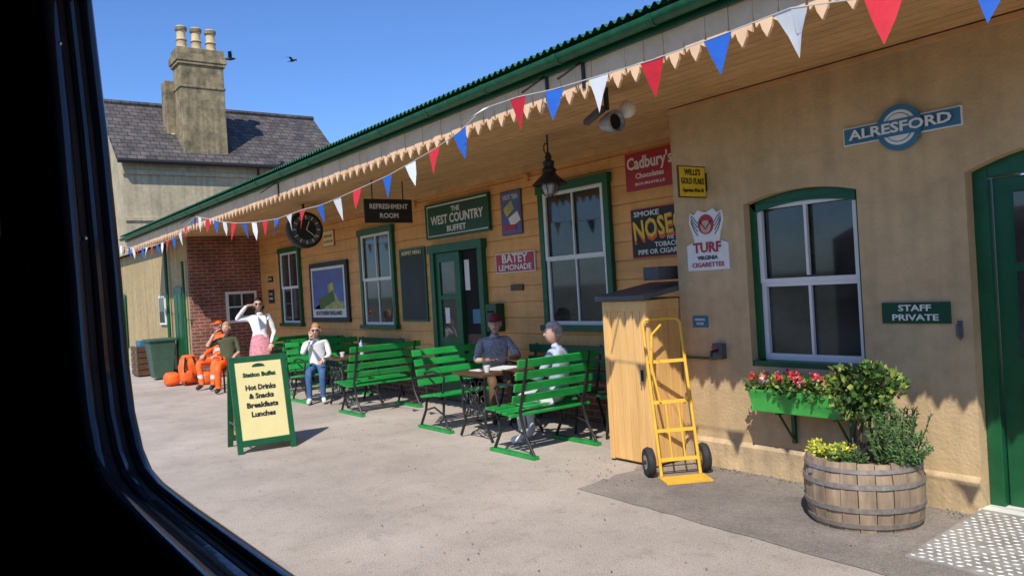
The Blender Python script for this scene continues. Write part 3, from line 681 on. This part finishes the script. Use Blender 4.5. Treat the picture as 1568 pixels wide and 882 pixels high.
# ------------------------------------------------------------ benches
def bench(x0,y0,y1,s,name='park_bench'):
    e=empty(name);b=MB()
    for i in range(5):
        xa=x0+s*(.27-.095*i);z=.45-.012*i if i else .44
        b.obox((xa,(y0+y1)/2,z),(.037,0,0),(0,(y1-y0)/2,0),(0,0,.013),'bgreen')
    for i in range(4):
        z=.56+.115*i;xa=x0-s*(.17+.035*i);u=Vector((-s*.27,0,1)).normalized()
        b.obox((xa,(y0+y1)/2,z),u*.040,(0,(y1-y0)/2+random.uniform(-.006,.006),0),Vector((u.z,0,-u.x))*.012,'bgreen')
    b.obj('slats',e,bevel=.004)
    b=MB()
    for y in(y0+.1,y1-.1):
        b.tube([(x0-s*.33,y,.03),(x0-s*.2,y,.22),(x0-s*.14,y,.43),(x0-s*.19,y,.56),(x0-s*.29,y,.95)],.016,'black',8)
        b.tube([(x0+s*.31,y,.03),(x0+s*.2,y,.2),(x0+s*.22,y,.34),(x0+s*.29,y,.43)],.016,'black',8)
        b.tube([(x0+s*.29,y,.43),(x0,y,.405),(x0-s*.14,y,.41)],.014,'black',8)
        b.tube([(x0-s*.2,y,.22),(x0,y,.27),(x0+s*.2,y,.2)],.011,'black',8)
        b.tube([(x0-s*.21,y,.66),(x0,y,.69),(x0+s*.2,y,.67),(x0+s*.26,y,.63),(x0+s*.24,y,.58),(x0+s*.2,y,.44)],.013,'black',8)
    b.obj('cast_iron_ends',e,smooth=True)
    b=MB()
    for y in(y0+.1,y1-.1): b.box(x0-.36,x0+.36,y-.035,y+.035,.001,.035,'bgreen')
    b.obj('skids',e,bevel=.004)
bench(-6.17,4.40,5.40,-1);bench(-8.0,4.62,5.95,1);bench(-10.08,4.52,5.62,-1);bench(-11.98,4.55,5.8,1)
bench(-13.3,4.8,5.9,-1);bench(-14.1,4.95,5.9,1)
def wbench(x0,x1):
    e=empty('wall_bench');b=MB();y=5.9
    for i in range(4): b.obox(((x0+x1)/2,y-.32+.1*i,.45),((x1-x0)/2,0,0),(0,.04,0),(0,0,.014),'green')
    for i in range(3): b.obox(((x0+x1)/2,y+.06+.02*i,.58+.14*i),((x1-x0)/2,0,0),(0,.012,0),(0,0,.05),'green')
    b.obj('slats',e,bevel=.004);b=MB()
    for x in(x0+.12,x1-.12):
        b.tube([(x,y-.33,0),(x,y-.28,.43),(x,y,.41),(x,y+.12,.92)],.016,'black',8);b.tube([(x,y+.12,0),(x,y,.41)],.016,'black',8)
    b.obj('iron_ends',e)
wbench(-7.75,-6.35);wbench(-6.1,-5.35);wbench(-12.6,-11.0);wbench(-14.9,-13.2)
# ------------------------------------------------------------ tables
def table(x0,x1,y0,y1):
    e=empty('cafe_table');b=MB();xm=(x0+x1)/2
    b.box(x0-.03,x1+.03,y0,y1,.70,.73,'wood');b.obj('top',e,bevel=.004)
    b=MB()
    for y in(y0+.08,y1-.12):
        b.tube([(x0+.02,y,.70),(x0+.06,y,.55),(x0+.04,y,.35),(x0+.08,y,.2),(x0-.03,y,.02)],.017,'black',7)
        b.tube([(x1-.02,y,.70),(x1-.06,y,.55),(x1-.04,y,.35),(x1-.08,y,.2),(x1+.03,y,.02)],.017,'black',7)
        b.tube([(x0+.02,y,.685),(x1-.02,y,.685)],.014,'black',7)
        b.tube([(x0+.05,y,.16),(xm,y,.2),(x1-.05,y,.16)],.013,'black',7)
        for cx,cz,r in((xm,.45,.085),(xm,.45,.04),(x0+.13,.6,.05),(x1-.13,.6,.05),(x0+.13,.3,.055),(x1-.13,.3,.055),(xm,.60,.045),(xm,.28,.05),(x0+.1,.45,.04),(x1-.1,.45,.04)):
            b.tube([(cx+r*math.cos(t),y,cz+r*math.sin(t)) for t in[i*math.pi/8 for i in range(16)]],.010,'black',6,True)
        for a in((x0+.05,.66,x1-.05,.22),(x0+.05,.22,x1-.05,.66)): b.tube([(a[0],y,a[1]),(xm,y,.45),(a[2],y,a[3])],.010,'black',6)
    b.tube([(xm,y0+.08,.2),(xm,y1-.12,.2)],.014,'black',7)
    b.obj('cast_iron_frame',e,smooth=True);return e
t=table(-7.38,-6.84,4.62,5.5)
b=MB();b.obox((-7.1,5.1,.738),(.14,.04,0),(-.05,.18,0),(0,0,.004),'paper');b.obox((-7.2,4.85,.736),(.1,0,0),(0,.07,0),(0,0,.003),'paper');b.lathe((-6.98,4.8,.731),[(.025,0),(.04,.07),(.036,.07),(.022,.01)],'enamel_w',14);b.obj('newspaper_and_cup',t)
t=table(-11.22,-10.68,4.75,5.5)
b=MB();b.lathe((-11.0,4.95,.731),[(.025,0),(.04,.07),(.036,.07),(.022,.01)],'enamel_w',14);b.lathe((-10.85,5.2,.731),[(.03,0),(.035,.18),(.012,.21),(.012,.24)],'lblue',12);b.obj('cup_and_bottle',t)
# ------------------------------------------------------------ A-board
e=empty('a_frame_sign');b=MB()
yw=Vector((.11,.99,0)).normalized();xn=Vector((.99,-.11,0)).normalized()
ctr=Vector((-8.56,2.91,0))
def panel(foot,top,front):
    up=(top-foot);u=up.normalized();nn=yw.cross(u).normalized()*(1 if front else -1)
    hw=.315
    for sg in(-1,1): b.obox(foot+yw*sg*(hw-.03)+up/2,yw*.03,nn*.014,up/2,'green')
    b.obox(foot+up*.97,yw*(hw-.0601),nn*.014,u*.03,'green');b.obox(foot+up*.10,yw*(hw-.0601),nn*.014,u*.035,'green')
    b.obox(foot+up*.535,yw*(hw-.06),nn*.006,u*(up.length*.41),'cream')
    return up,u,nn
foot=ctr;top=ctr-xn*.27+Vector((0,0,1.03))
up,u,nn=panel(foot,top,True)
panel(ctr-xn*.58,top-xn*.035,False)
for sg in(-1,1): b.obox(ctr-xn*.29+yw*sg*.3+Vector((0,0,.3)),xn*.2,yw*.006,Vector((0,0,.012)),'green')
b.obj('panels',e,bevel=.004)
rot=Matrix((yw,u,yw.cross(u))).transposed().to_4x4()
for s_,t_,h_,m_,w_ in(('Station Buffet',.80,.045,'sgreen',.36),('Hot Drinks',.665,.055,'boardblack',.33),('& Snacks',.575,.055,'boardblack',.27),('Breakfasts',.48,.055,'boardblack',.34),('Lunches',.385,.055,'boardblack',.26)):
    o=text(s_,(0,0,0),'y',h_,m_,e,w_,.0035)
    sc_=o.scale.copy();o.matrix_world=Matrix.Translation(foot+up*t_+yw.cross(u)*.009)@rot@Matrix.Diagonal((sc_.x,1,1,1))
b=MB()
c=foot+up*.885+yw.cross(u)*.010
pp=[c+yw*(.07*math.cos(t))+u*(.035*math.sin(t)) for t in[math.pi*i/12 for i in range(13)]]
b.prism([tuple(p) for p in pp],tuple(yw.cross(u)*.002),'sgreen');b.obj('loaf_emblem',e)
# ------------------------------------------------------------ people
def skin_mesh(verts,edges,radii):
    me=bpy.data.meshes.new('sk');me.from_pydata(verts,edges,[]);me.update()
    o=bpy.data.objects.new('sk',me);COL.objects.link(o)
    md=o.modifiers.new('s','SKIN');md.use_smooth_shade=True
    for i,r in enumerate(radii):
        r=r if isinstance(r,tuple) else (r,r)
        me.skin_vertices[0].data[i].radius=r
    me.skin_vertices[0].data[0].use_root=True
    o.modifiers.new('ss','SUBSURF').levels=2;o.modifiers['ss'].render_levels=2
    dg=bpy.context.evaluated_depsgraph_get();dg.update()
    m2=bpy.data.meshes.new_from_object(o.evaluated_get(dg))
    bpy.data.objects.remove(o);return m2
def segd(p,a,b_):
    ab=b_-a;t=max(0,min(1,(p-a).dot(ab)/max(ab.length_squared,1e-9)));return (p-(a+ab*t)).length
def person(name,loc,yaw,J,R=None,C=None,hair='dark_h',hairlen=0,cap=None,headyaw=0,glasses=False,sc_=1.0,skirt=None,headtilt=0,bands=False):
    e=empty(name);e.location=loc
    c,s=math.cos(yaw),math.sin(yaw)
    def T(p): return Vector((p[0]*c-p[1]*s,p[0]*s+p[1]*c,p[2]))*sc_
    names=['pel','waist','chest','neckb','neckt','lsho','lelb','lwri','rsho','relb','rwri','lhip','lknee','lank','ltoe','rhip','rknee','rank','rtoe']
    rad=dict(pel=(.15,.12),waist=(.125,.10),chest=(.145,.11),neckb=.075,neckt=.05,sho=.062,elb=.043,wri=.029,hip=.088,knee=.062,ank=.042,toe=.036)
    if R: rad.update(R)
    E=[('pel','waist'),('waist','chest'),('chest','neckb'),('neckb','neckt'),('chest','lsho'),('lsho','lelb'),('lelb','lwri'),('chest','rsho'),('rsho','relb'),('relb','rwri'),('pel','lhip'),('lhip','lknee'),('lknee','lank'),('lank','ltoe'),('pel','rhip'),('rhip','rknee'),('rknee','rank'),('rank','rtoe')]
    vs=[T(J[k]) for k in names];idx={k:i for i,k in enumerate(names)}
    rr=[]
    for k in names:
        r=rad[k] if k in rad else rad[k[1:]]
        rr.append(tuple(q*sc_ for q in r) if isinstance(r,tuple) else r*sc_)
    me=skin_mesh(vs,[(idx[a],idx[b_]) for a,b_ in E],rr)
    reg=[]
    for a,b_ in E:
        if 'neckt' in(a,b_): g='skin'
        elif b_ in('lelb','relb') : g='upper'
        elif b_ in('lwri','rwri'): g='fore'
        elif b_ in('lhip','rhip','lknee','rknee'): g='leg'
        elif b_ in('lank','rank'): g='shin'
        elif b_ in('ltoe','rtoe'): g='shoe'
        else: g='torso'
        reg.append(g)
    C=dict(dict(skin='skin',torso='blouse',upper='blouse',fore='skin',leg='denim',shin='denim',shoe='shoe'),**(C or {}))
    ml=sorted(set(C.values())|{'hiband'});
    for m in ml: me.materials.append(mt[m])
    for p in me.polygons:
        best=min(range(len(E)),key=lambda i:segd(p.center,vs[idx[E[i][0]]],vs[idx[E[i][1]]])-.5*(rr[idx[E[i][0]]][0] if isinstance(rr[idx[E[i][0]]],tuple) else rr[idx[E[i][0]]]))
        p.material_index=ml.index(C[reg[best]]);p.use_smooth=True
        if bands and reg[best]=='torso' and abs(p.center.z-.74)<.022: p.material_index=ml.index('hiband')
        if bands and reg[best]=='shin' and abs(p.center.z-.26)<.03: p.material_index=ml.index('hiband')
    for v in me.vertices:   # cloth folds
        k_=noise.noise(Vector(v.co)*9)*.008
        v.co=v.co+v.normal*k_
    o=bpy.data.objects.new('body',me);COL.objects.link(o);o.parent=e
    # head
    hb=MB();hc=Vector(J['head']);n,k=28,20
    cy,sy=math.cos(headyaw),math.sin(headyaw);ct,st=math.cos(headtilt),math.sin(headtilt)
    def HT(v):
        v=Vector((v[0]*ct+v[2]*st,v[1],-v[0]*st+v[2]*ct))
        v=Vector((v[0]*cy-v[1]*sy,v[0]*sy+v[1]*cy,v[2]));return T(hc+v)
    def surf(th,ph,g=0):
        x,y,z=math.sin(th)*math.cos(ph),math.sin(th)*math.sin(ph),-math.cos(th)
        X,Y,Z=x*.094,y*.074,z*.115
        if z<0: Y*=1-.32*(-z)**1.5; X*=1-.12*(-z); 
        if z<-.35 and x<0: X*=.8
        if z<-.1 and x>0: X+=.012*min(1,-z*1.5)
        if x>0.8 and -.35<z<.12: # nose
            a=max(0,1-abs(y)/.22)*max(0,1-abs(z+.13)/.24);X+=.028*a
        if x>.6 and abs(z-.06)<.1: X-=.006*max(0,1-abs(abs(y)-.38)/.2)
        return Vector((X,Y,Z))*(1+g)
    vv=[HT(surf(math.pi*i/k,2*math.pi*j/n)) for i in range(k+1) for j in range(n)]
    hb.add(vv,[(i*n+j,i*n+(j+1)%n,(i+1)*n+(j+1)%n,(i+1)*n+j) for i in range(k) for j in range(n)],'skin')
    for sg in(-1,1):
        q=[HT(Vector((-.005+.018*math.cos(t),sg*.077,.0+.03*math.sin(t)))) for t in[i*math.pi/4 for i in range(8)]]
        hb.tube(q,.007*sc_,'skin',6,True)
        p=HT(Vector((.083,sg*.03,.012)));hb.sphere(p,.009*sc_,'enamel_w',8,6);p=HT(Vector((.089,sg*.03,.012)));hb.sphere(p,.0055*sc_,'dk',8,6)
        hb.tube([HT(Vector((.088,sg*.018,.032))),HT(Vector((.083,sg*.045,.032)))],.004*sc_,hair,5)
    hb.tube([HT(Vector((.088,-.022,-.055))),HT(Vector((.094,0,-.054))),HT(Vector((.088,.022,-.055)))],.0045*sc_,'lip',5)
    if glasses:
        for sg in(-1,1): hb.sphere(HT(Vector((.090,sg*.032,.012))),.019*sc_,'boardblack',10,6)
        hb.tube([HT(Vector((.09,-.07,.015))),HT(Vector((.1,0,.018))),HT(Vector((.09,.07,.015)))],.004*sc_,'boardblack',5)
    hb.obj('head',e,smooth=True)
    # hair
    hb=MB();fs=[];vv=[]
    for i in range(k+1):
        for j in range(n):
            th,ph=math.pi*i/k,2*math.pi*j/n
            v=surf(th,ph,.12);v=v*(1+.10*noise.noise(v*45));vv.append(v)
    def keep(v):
        if v.z>.062: return True
        if v.x<-.005 and v.z>-.07-hairlen: return True
        if v.x<.035 and v.z>.02 : return True
        return False
    for i in range(k):
        for j in range(n):
            q=(i*n+j,i*n+(j+1)%n,(i+1)*n+(j+1)%n,(i+1)*n+j)
            if all(keep(vv[a]) for a in q): fs.append(q)
    hb.add([HT(v) for v in vv],fs,hair)
    if hairlen:
        for j in range(26):
            a=math.radians(95+170*j/25);p=Vector((.09*math.cos(a),.085*math.sin(a),-.01));hb.tube([HT(p),HT(p+Vector((-.01,0,-hairlen*.6))),HT(p*.85+Vector((-.01,0,-hairlen)))],[.018*sc_,.016*sc_,.005*sc_],hair,6)
    hb.obj('hair',e,smooth=True,keepn=True)
    if cap:
        hb=MB();vv=[surf(math.pi*i/k,2*math.pi*j/n,.17) for i in range(k+1) for j in range(n)]
        fs=[(i*n+j,i*n+(j+1)%n,(i+1)*n+(j+1)%n,(i+1)*n+j) for i in range(k) for j in range(n) if all(vv[a].z>.035 for a in(i*n+j,i*n+(j+1)%n,(i+1)*n+j))]
        hb.add([HT(v) for v in vv],fs,cap)
        hb.prism([HT(Vector((.07+.085*math.cos(t),.07*math.sin(t),.045-.012*math.cos(t)))) for t in[math.radians(-90+15*i) for i in range(13)]],(0,0,.006),cap)
        hb.obj('cap',e,smooth=True)
    # hands
    for sd in('l','r'):
        wr=Vector(J[sd+'wri']);el=Vector(J[sd+'elb']);d=(wr-el).normalized();d=Vector(J.get(sd+'hd',d)).normalized()
        nrm=Vector(J.get(sd+'hn',(0,0,-1)));nrm=(nrm-d*nrm.dot(d)).normalized();sd_=d.cross(nrm)*(1 if sd=='l' else -1)
        V=[wr,wr+d*.035,wr+d*.07];Ed=[(0,1),(1,2)];Rr=[(.026,.02),(.034,.017),(.036,.015)]
        for q,(o_,L_) in enumerate(((-.030,.058),(-.010,.070),(.010,.074),(.030,.066))):
            a=len(V);p=wr+d*.085+sd_*o_;V+= [p,p+d*L_*.5+nrm*.008,p+d*L_*.85+nrm*.03];Ed+= [(2,a),(a,a+1),(a+1,a+2)];Rr+= [.0105,.009,.0075]
        a=len(V);p=wr+d*.03+sd_*.034;V+= [p,p+sd_*.018+d*.03+nrm*.008,p+sd_*.018+d*.055+nrm*.015];Ed+= [(1,a),(a,a+1),(a+1,a+2)];Rr+= [.013,.011,.008]
        hm=skin_mesh([T(v) for v in V],Ed,[tuple(x*sc_ for x in r) if isinstance(r,tuple) else r*sc_ for r in Rr])
        hm.materials.append(mt['skin']);ho=bpy.data.objects.new('hand_'+sd,hm);COL.objects.link(ho);ho.parent=e
    if skirt:
        hb=MB();prof=skirt[1];vv=[];nn_=32
        for i,(r,z) in enumerate(prof):
            for j in range(nn_):
                t=2*math.pi*j/nn_;r2=r*(1+.05*math.sin(t*7)*i/len(prof));vv.append(T(Vector((r2*.85*math.cos(t),r2*math.sin(t),z))))
        hb.add(vv,[(i*nn_+j,i*nn_+(j+1)%nn_,(i+1)*nn_+(j+1)%nn_,(i+1)*nn_+j) for i in range(len(prof)-1) for j in range(nn_)],skirt[0])
        hb.obj('skirt',e,smooth=True)
    return e
def seated(**k):
    J=dict(pel=(0,0,.56),waist=(-.02,0,.70),chest=(-.01,0,.89),neckb=(.0,0,1.03),neckt=(.02,0,1.10),head=(.035,0,1.205),
     lsho=(0,.165,.98),lelb=(.06,.22,.73),lwri=(.27,.16,.66),rsho=(0,-.165,.98),relb=(.06,-.22,.73),rwri=(.27,-.16,.66),
     lhip=(.05,.09,.53),lknee=(.44,.11,.52),lank=(.42,.11,.09),ltoe=(.56,.13,.04),rhip=(.05,-.09,.53),rknee=(.44,-.11,.52),rank=(.42,-.11,.09),rtoe=(.56,-.13,.04))
    J.update(k);return J
def standing(**k):
    J=dict(pel=(0,0,.93),waist=(0,0,1.08),chest=(.01,0,1.25),neckb=(0,0,1.40),neckt=(.015,0,1.47),head=(.03,0,1.575),
     lsho=(0,.165,1.35),lelb=(-.02,.24,1.08),lwri=(.12,.2,.88),rsho=(0,-.165,1.35),relb=(.06,-.40,1.33),rwri=(.16,-.17,1.57),
     lhip=(0,.09,.88),lknee=(.03,.1,.48),lank=(0,.1,.08),ltoe=(.14,.12,.035),rhip=(0,-.09,.88),rknee=(.03,-.1,.48),rank=(0,-.1,.08),rtoe=(.14,-.12,.035))
    J.update(k);return J
rad=math.radians
person('seated_man',(-8.0,5.62,0),rad(-25),seated(waist=(.02,.0,.70),chest=(.06,.01,.88),neckb=(.09,.01,1.02),neckt=(.12,.01,1.09),head=(.145,.01,1.19),lsho=(.06,.175,.97),rsho=(.06,-.165,.965),lwri=(.46,.08,.79),lelb=(.22,.27,.77),rwri=(.44,-.10,.79),relb=(.2,-.26,.76)),C=dict(torso='shirtgrey',upper='shirtgrey',fore='skin',leg='brown',shin='brown'),R=dict(waist=(.15,.135),chest=(.16,.13)),hair='grey_h',cap='maroon',headyaw=rad(-15),headtilt=.05,sc_=1.0)
person('seated_grey_haired_woman',(-6.16,5.12,0),rad(205),seated(chest=(.02,0,.89),lwri=(.38,.08,.76),lelb=(.14,.2,.74),rwri=(.36,-.1,.76)),C=dict(torso='lblue',upper='lblue',fore='lblue',leg='ltrouser',shin='ltrouser',shoe='blouse'),hair='grey_h',hairlen=.02,headyaw=rad(45),sc_=.95)
person('seated_blonde_woman',(-11.9,4.92,0),rad(-28),seated(chest=(.03,.01,.88),neckb=(.05,.01,1.02),neckt=(.07,.01,1.09),head=(.085,.01,1.19),relb=(.16,-.22,.82),rwri=(.17,-.08,1.05),rhd=(.1,.2,1),rhn=(-1,0,0),lelb=(.08,.22,.76),lwri=(.28,.12,.7)),C=dict(torso='blouse',upper='blouse',fore='blouse',shoe='enamel_w'),hair='blonde',hairlen=.03,glasses=True,sc_=.94)
person('standing_woman',(-13.9,4.72,0),rad(-32),standing(pel=(0,.02,.93),chest=(.01,-.01,1.25),rhd=(-.2,.9,.1),rhn=(.2,0,-1)),C=dict(torso='blouse',upper='blouse',fore='blouse',leg='skin',shin='skin'),R=dict(chest=(.14,.115),waist=(.13,.11)),hair='dark_h',hairlen=.08,glasses=True,skirt=('pink',[(.14,1.05),(.17,.95),(.2,.8),(.22,.6),(.24,.5)]),headyaw=rad(10))
person('seated_rail_worker',(-15.75,4.55,0),rad(-60),seated(lknee=(.40,.2,.52),rknee=(.4,-.2,.52),lank=(.48,.22,.09),ltoe=(.6,.26,.04)),C=dict(torso='hi',upper='hi',fore='hi',leg='hi',shin='hi'),R=dict(waist=(.15,.13),chest=(.165,.135),sho=.075,elb=.055,wri=.038,hip=.1,knee=.075,ank=.055),hair='dark_h',cap='hi',bands=True)
person('seated_track_worker',(-14.95,4.45,0),rad(-30),seated(relb=(.12,-.36,.86),rwri=(.14,-.2,1.12),rhd=(0,.6,.6),lknee=(.42,.18,.50),rknee=(.46,-.1,.50)),C=dict(torso='olive',upper='olive',leg='hi',shin='hi'),R=dict(hip=.1,knee=.075,ank=.055),hair='blonde',headyaw=rad(-10),sc_=.97)
def stool(x,y):
    b=MB();b.box(x-.23,x+.23,y-.19,y+.19,.40,.445,'wood')
    for a in(-.19,.19):
        for c in(-.15,.15): b.tube([(x+a,y+c,.4),(x+a,y+c,0)],.018,'black',6)
    b.obj('stool')
stool(-15.75,4.6);stool(-14.98,4.45)
b=MB()
def bag(c,r):
    n,k=20,14;vs=[]
    for i in range(k+1):
        for j in range(n):
            th,ph=math.pi*i/k,2*math.pi*j/n;v=Vector((math.sin(th)*math.cos(ph),math.sin(th)*math.sin(ph),-math.cos(th)))
            v=Vector([math.copysign(abs(q)**.7,q) for q in v])*(1+.12*noise.noise(v*3+Vector(c)))
            vs.append((c[0]+r[0]*v.x,c[1]+r[1]*v.y,c[2]+r[2]*v.z))
    b.add(vs,[(i*n+j,i*n+(j+1)%n,(i+1)*n+(j+1)%n,(i+1)*n+j) for i in range(k) for j in range(n)],'hi')
bag((-17.0,4.25,.29),(.18,.2,.29));bag((-16.83,4.15,.19),(.09,.13,.13));bag((-17.2,3.95,.14),(.2,.15,.14));bag((-16.7,4.5,.13),(.18,.14,.13));bag((-17.0,4.25,.56),(.12,.14,.06))
b.tube([(-16.78,4.12,.05),(-16.76,4.1,.35),(-16.85,4.15,.58)],.02,'black',6);b.tube([(-16.8,4.33,.1),(-16.78,4.35,.35),(-16.87,4.3,.58)],.02,'black',6)
b.obj('orange_rucksack',smooth=True)
b=MB()
b.add([(-19.25,3.98,.05),(-18.88,3.98,.05),(-18.88,4.38,.05),(-19.25,4.38,.05),(-19.35,3.9,.86),(-18.8,3.9,.86),(-18.8,4.45,.86),(-19.35,4.45,.86)],[(0,3,2,1),(4,5,6,7),(0,1,5,4),(1,2,6,5),(2,3,7,6),(3,0,4,7)],'bin')
b.box(-19.38,-18.77,3.87,4.48,.865,.92,'bin');b.tube([(-19.2,4.43,.1),(-18.95,4.43,.1)],.1,'rubber',14);b.obj('wheelie_bin',bevel=.01)
b=MB()
for i in range(5): b.box(-20.9,-20.2,3.9,3.93,.04+.14*i,.16+.14*i,'wood');b.box(-20.23,-20.2,3.935,4.45,.04+.14*i,.16+.14*i,'wood')
for x,y in((-20.87,3.96),(-20.25,3.96),(-20.25,4.42),(-20.87,4.42)): b.box(x-.02,x+.02,y-.02,y+.02,0,.72,'wood')
b.box(-20.8,-20.3,4.0,4.4,.1,.85,'sblue')
b.obj('wooden_crate')
# ------------------------------------------------------------ birds
def bird(loc,yaw,s=1,fl=.11):
    b=MB();c,s_=math.cos(yaw),math.sin(yaw)
    def T(x,y,z): return (loc[0]+s*(x*c-y*s_),loc[1]+s*(x*s_+y*c),loc[2]+s*z)
    b.tube([T(-.2,0,0),T(-.12,0,.0),T(0,0,0),T(.12,0,.01),T(.18,0,.02),T(.22,0,.015)],[.02*s,.04*s,.06*s,.045*s,.03*s,.005*s],'bird',10)
    b.add([T(-.18,0,0),T(-.32,.06,0),T(-.32,-.06,0)],[(0,1,2)],'bird')
    for g in(1,-1): b.add([T(.07,g*.03,.02),T(-.07,g*.03,.02),T(-.06,g*.2,fl),T(.08,g*.2,fl*1.1),T(-.1,g*.45,fl*.6)],[(0,1,2,3),(3,2,4)],'bird')
    b.obj('flying_bird',smooth=True)
bird((-24.1,7.76,9.05),1.2,.75,.25);bird((-23.0,9.3,8.9),.5,.62,.12)
# ------------------------------------------------------------ carriage
TC=empty('train_carriage')
yo,yi=.15,.108;K=.6
O=[(x*K,1.65+(z-1.65)*K) for x,z in[(-1.49,2.2),(-1.42,1.94),(-1.375,1.70),(-1.36,1.57),(-1.335,1.49),(-1.29,1.437),(-1.23,1.41),(-1.15,1.402),(-1.0,1.40),(.45,1.40),(.6,1.42),(.68,1.5),(.70,1.6),(.75,2.2)]]
b=MB()
ZS=1.49;ZW=O[0][1];ZT=2.03;ZB=.3;XL,XRr=-6.5,3.0
def quadwall(poly,m='coach'): b.prism([(x,yi,z) for x,z in poly],(0,yo-yi,0),m)
quadwall([(XL,ZB),(XRr,ZB),(XRr,ZS-.0001),(XL,ZS-.0001)])
quadwall([(-1.62,ZS),(-.6,ZS)]+[O[i] for i in range(8,-1,-1)]+[(-1.62,ZW)])
quadwall([(-.6,ZS),(3.0,ZS),(3.0,ZW)]+[O[i] for i in range(13,7,-1)])
quadwall([(XL,ZW+.0001),(XRr,ZW+.0001),(XRr,ZT),(XL,ZT)])
quadwall([(XL,ZS),(-1.621,ZS),(-1.621,1.788),(XL,1.818)])
quadwall([(XL,1.819),(-2.22,1.803),(-2.22,ZW),(XL,ZW)])
b.obj('side_wall',TC)
b=MB()
tr=[(x,yi+.003,z) for x,z in O];b.tube(tr,.008,'coachgl',10);tr=[(x,yo-.006,z) for x,z in O];b.tube(tr,.006,'coachgl',10)
tr=[(x,(yi+yo)/2,z-.001) for x,z in O];b.tube(tr,.005,'coachgl',8)
b.obj('window_trim',TC,smooth=True)
b=MB()
for p in((-1.385,.203,1.7635),(-1.345,.208,1.474),(-1.45,.193,2.086)): b.sphere((p[0]*K,p[1]*K,1.65+(p[2]-1.65)*K),.0024,'screw',8,6)
b.obj('screws',TC)
b=MB()
roof=[(yo,ZT),(-.4,2.2),(-1.2,2.3),(-2.0,2.2),(-2.5,ZT)]
b.prism([(XL,y,z) for y,z in roof]+[(XL,y,z+.03) for y,z in roof[::-1]],(XRr-XL,0,0),'coach')
b.box(XL,XRr,-2.5,-2.45,ZB,ZT,'coach');b.box(XL,XRr,-2.449,yi-.001,ZB,ZB+.05,'coach')
for xx in(XL,XRr-.05): b.prism([(xx,yi-.001,ZB+.051),(xx,yi-.001,ZT)]+[(xx,y,z) for y,z in roof[1:4]]+[(xx,-2.449,ZT),(xx,-2.449,ZB+.051)],(.05,0,0),'coach')
b.obj('body_shell',TC)
# ------------------------------------------------------------ camera
r=math.radians(3.4);c_,s_=math.cos(r),math.sin(r);yaw=math.radians(36.7)
fw=Vector((-math.cos(yaw),math.sin(yaw),0));Rt=Vector((math.sin(yaw),math.cos(yaw),0));Dn=Vector((0,0,-1))
F=(fw+Dn*(4/1200)).normalized();D2=(Dn-fw*(4/1200)).normalized()
X=Rt*c_+D2*s_;Y=-(D2*c_-Rt*s_);Z=-F
cd=bpy.data.cameras.new('camera');co=bpy.data.objects.new('camera',cd);COL.objects.link(co)
mw=Matrix((X,Y,Z)).transposed().to_4x4();mw.translation=Vector((0,0,1.65));co.matrix_world=mw
cd.sensor_width=36;cd.lens=1200/1568*36;cd.clip_start=.02;cd.clip_end=2000;sc.camera=co
# ------------------------------------------------------------ light
d=Vector((-.8,1,-1.41));el=math.atan2(1.41,math.hypot(.8,1));az=math.atan2(.8,-1)
sl=bpy.data.lights.new('sun','SUN');sl.energy=5.0;sl.angle=math.radians(.5);sl.color=(1,.95,.87)
so=bpy.data.objects.new('sun',sl);COL.objects.link(so);so.rotation_euler=d.to_track_quat('-Z','Y').to_euler()
w=bpy.data.worlds.new('World');sc.world=w;w.use_nodes=True;nt=w.node_tree;bg=nt.nodes['Background']
sk=nt.nodes.new('ShaderNodeTexSky');sk.sky_type='NISHITA';sk.sun_disc=False;sk.sun_elevation=el;sk.sun_rotation=az;sk.altitude=50;sk.air_density=1.0;sk.dust_density=.3;sk.ozone_density=2.0
tn=nt.nodes.new('ShaderNodeVectorMath');tn.operation='MULTIPLY';tn.inputs[1].default_value=(.66,.94,1.40)
nt.links.new(sk.outputs[0],tn.inputs[0]);nt.links.new(tn.outputs[0],bg.inputs[0]);bg.inputs[1].default_value=.125
sc.view_settings.view_transform='Standard';sc.view_settings.look='None';sc.view_settings.exposure=0
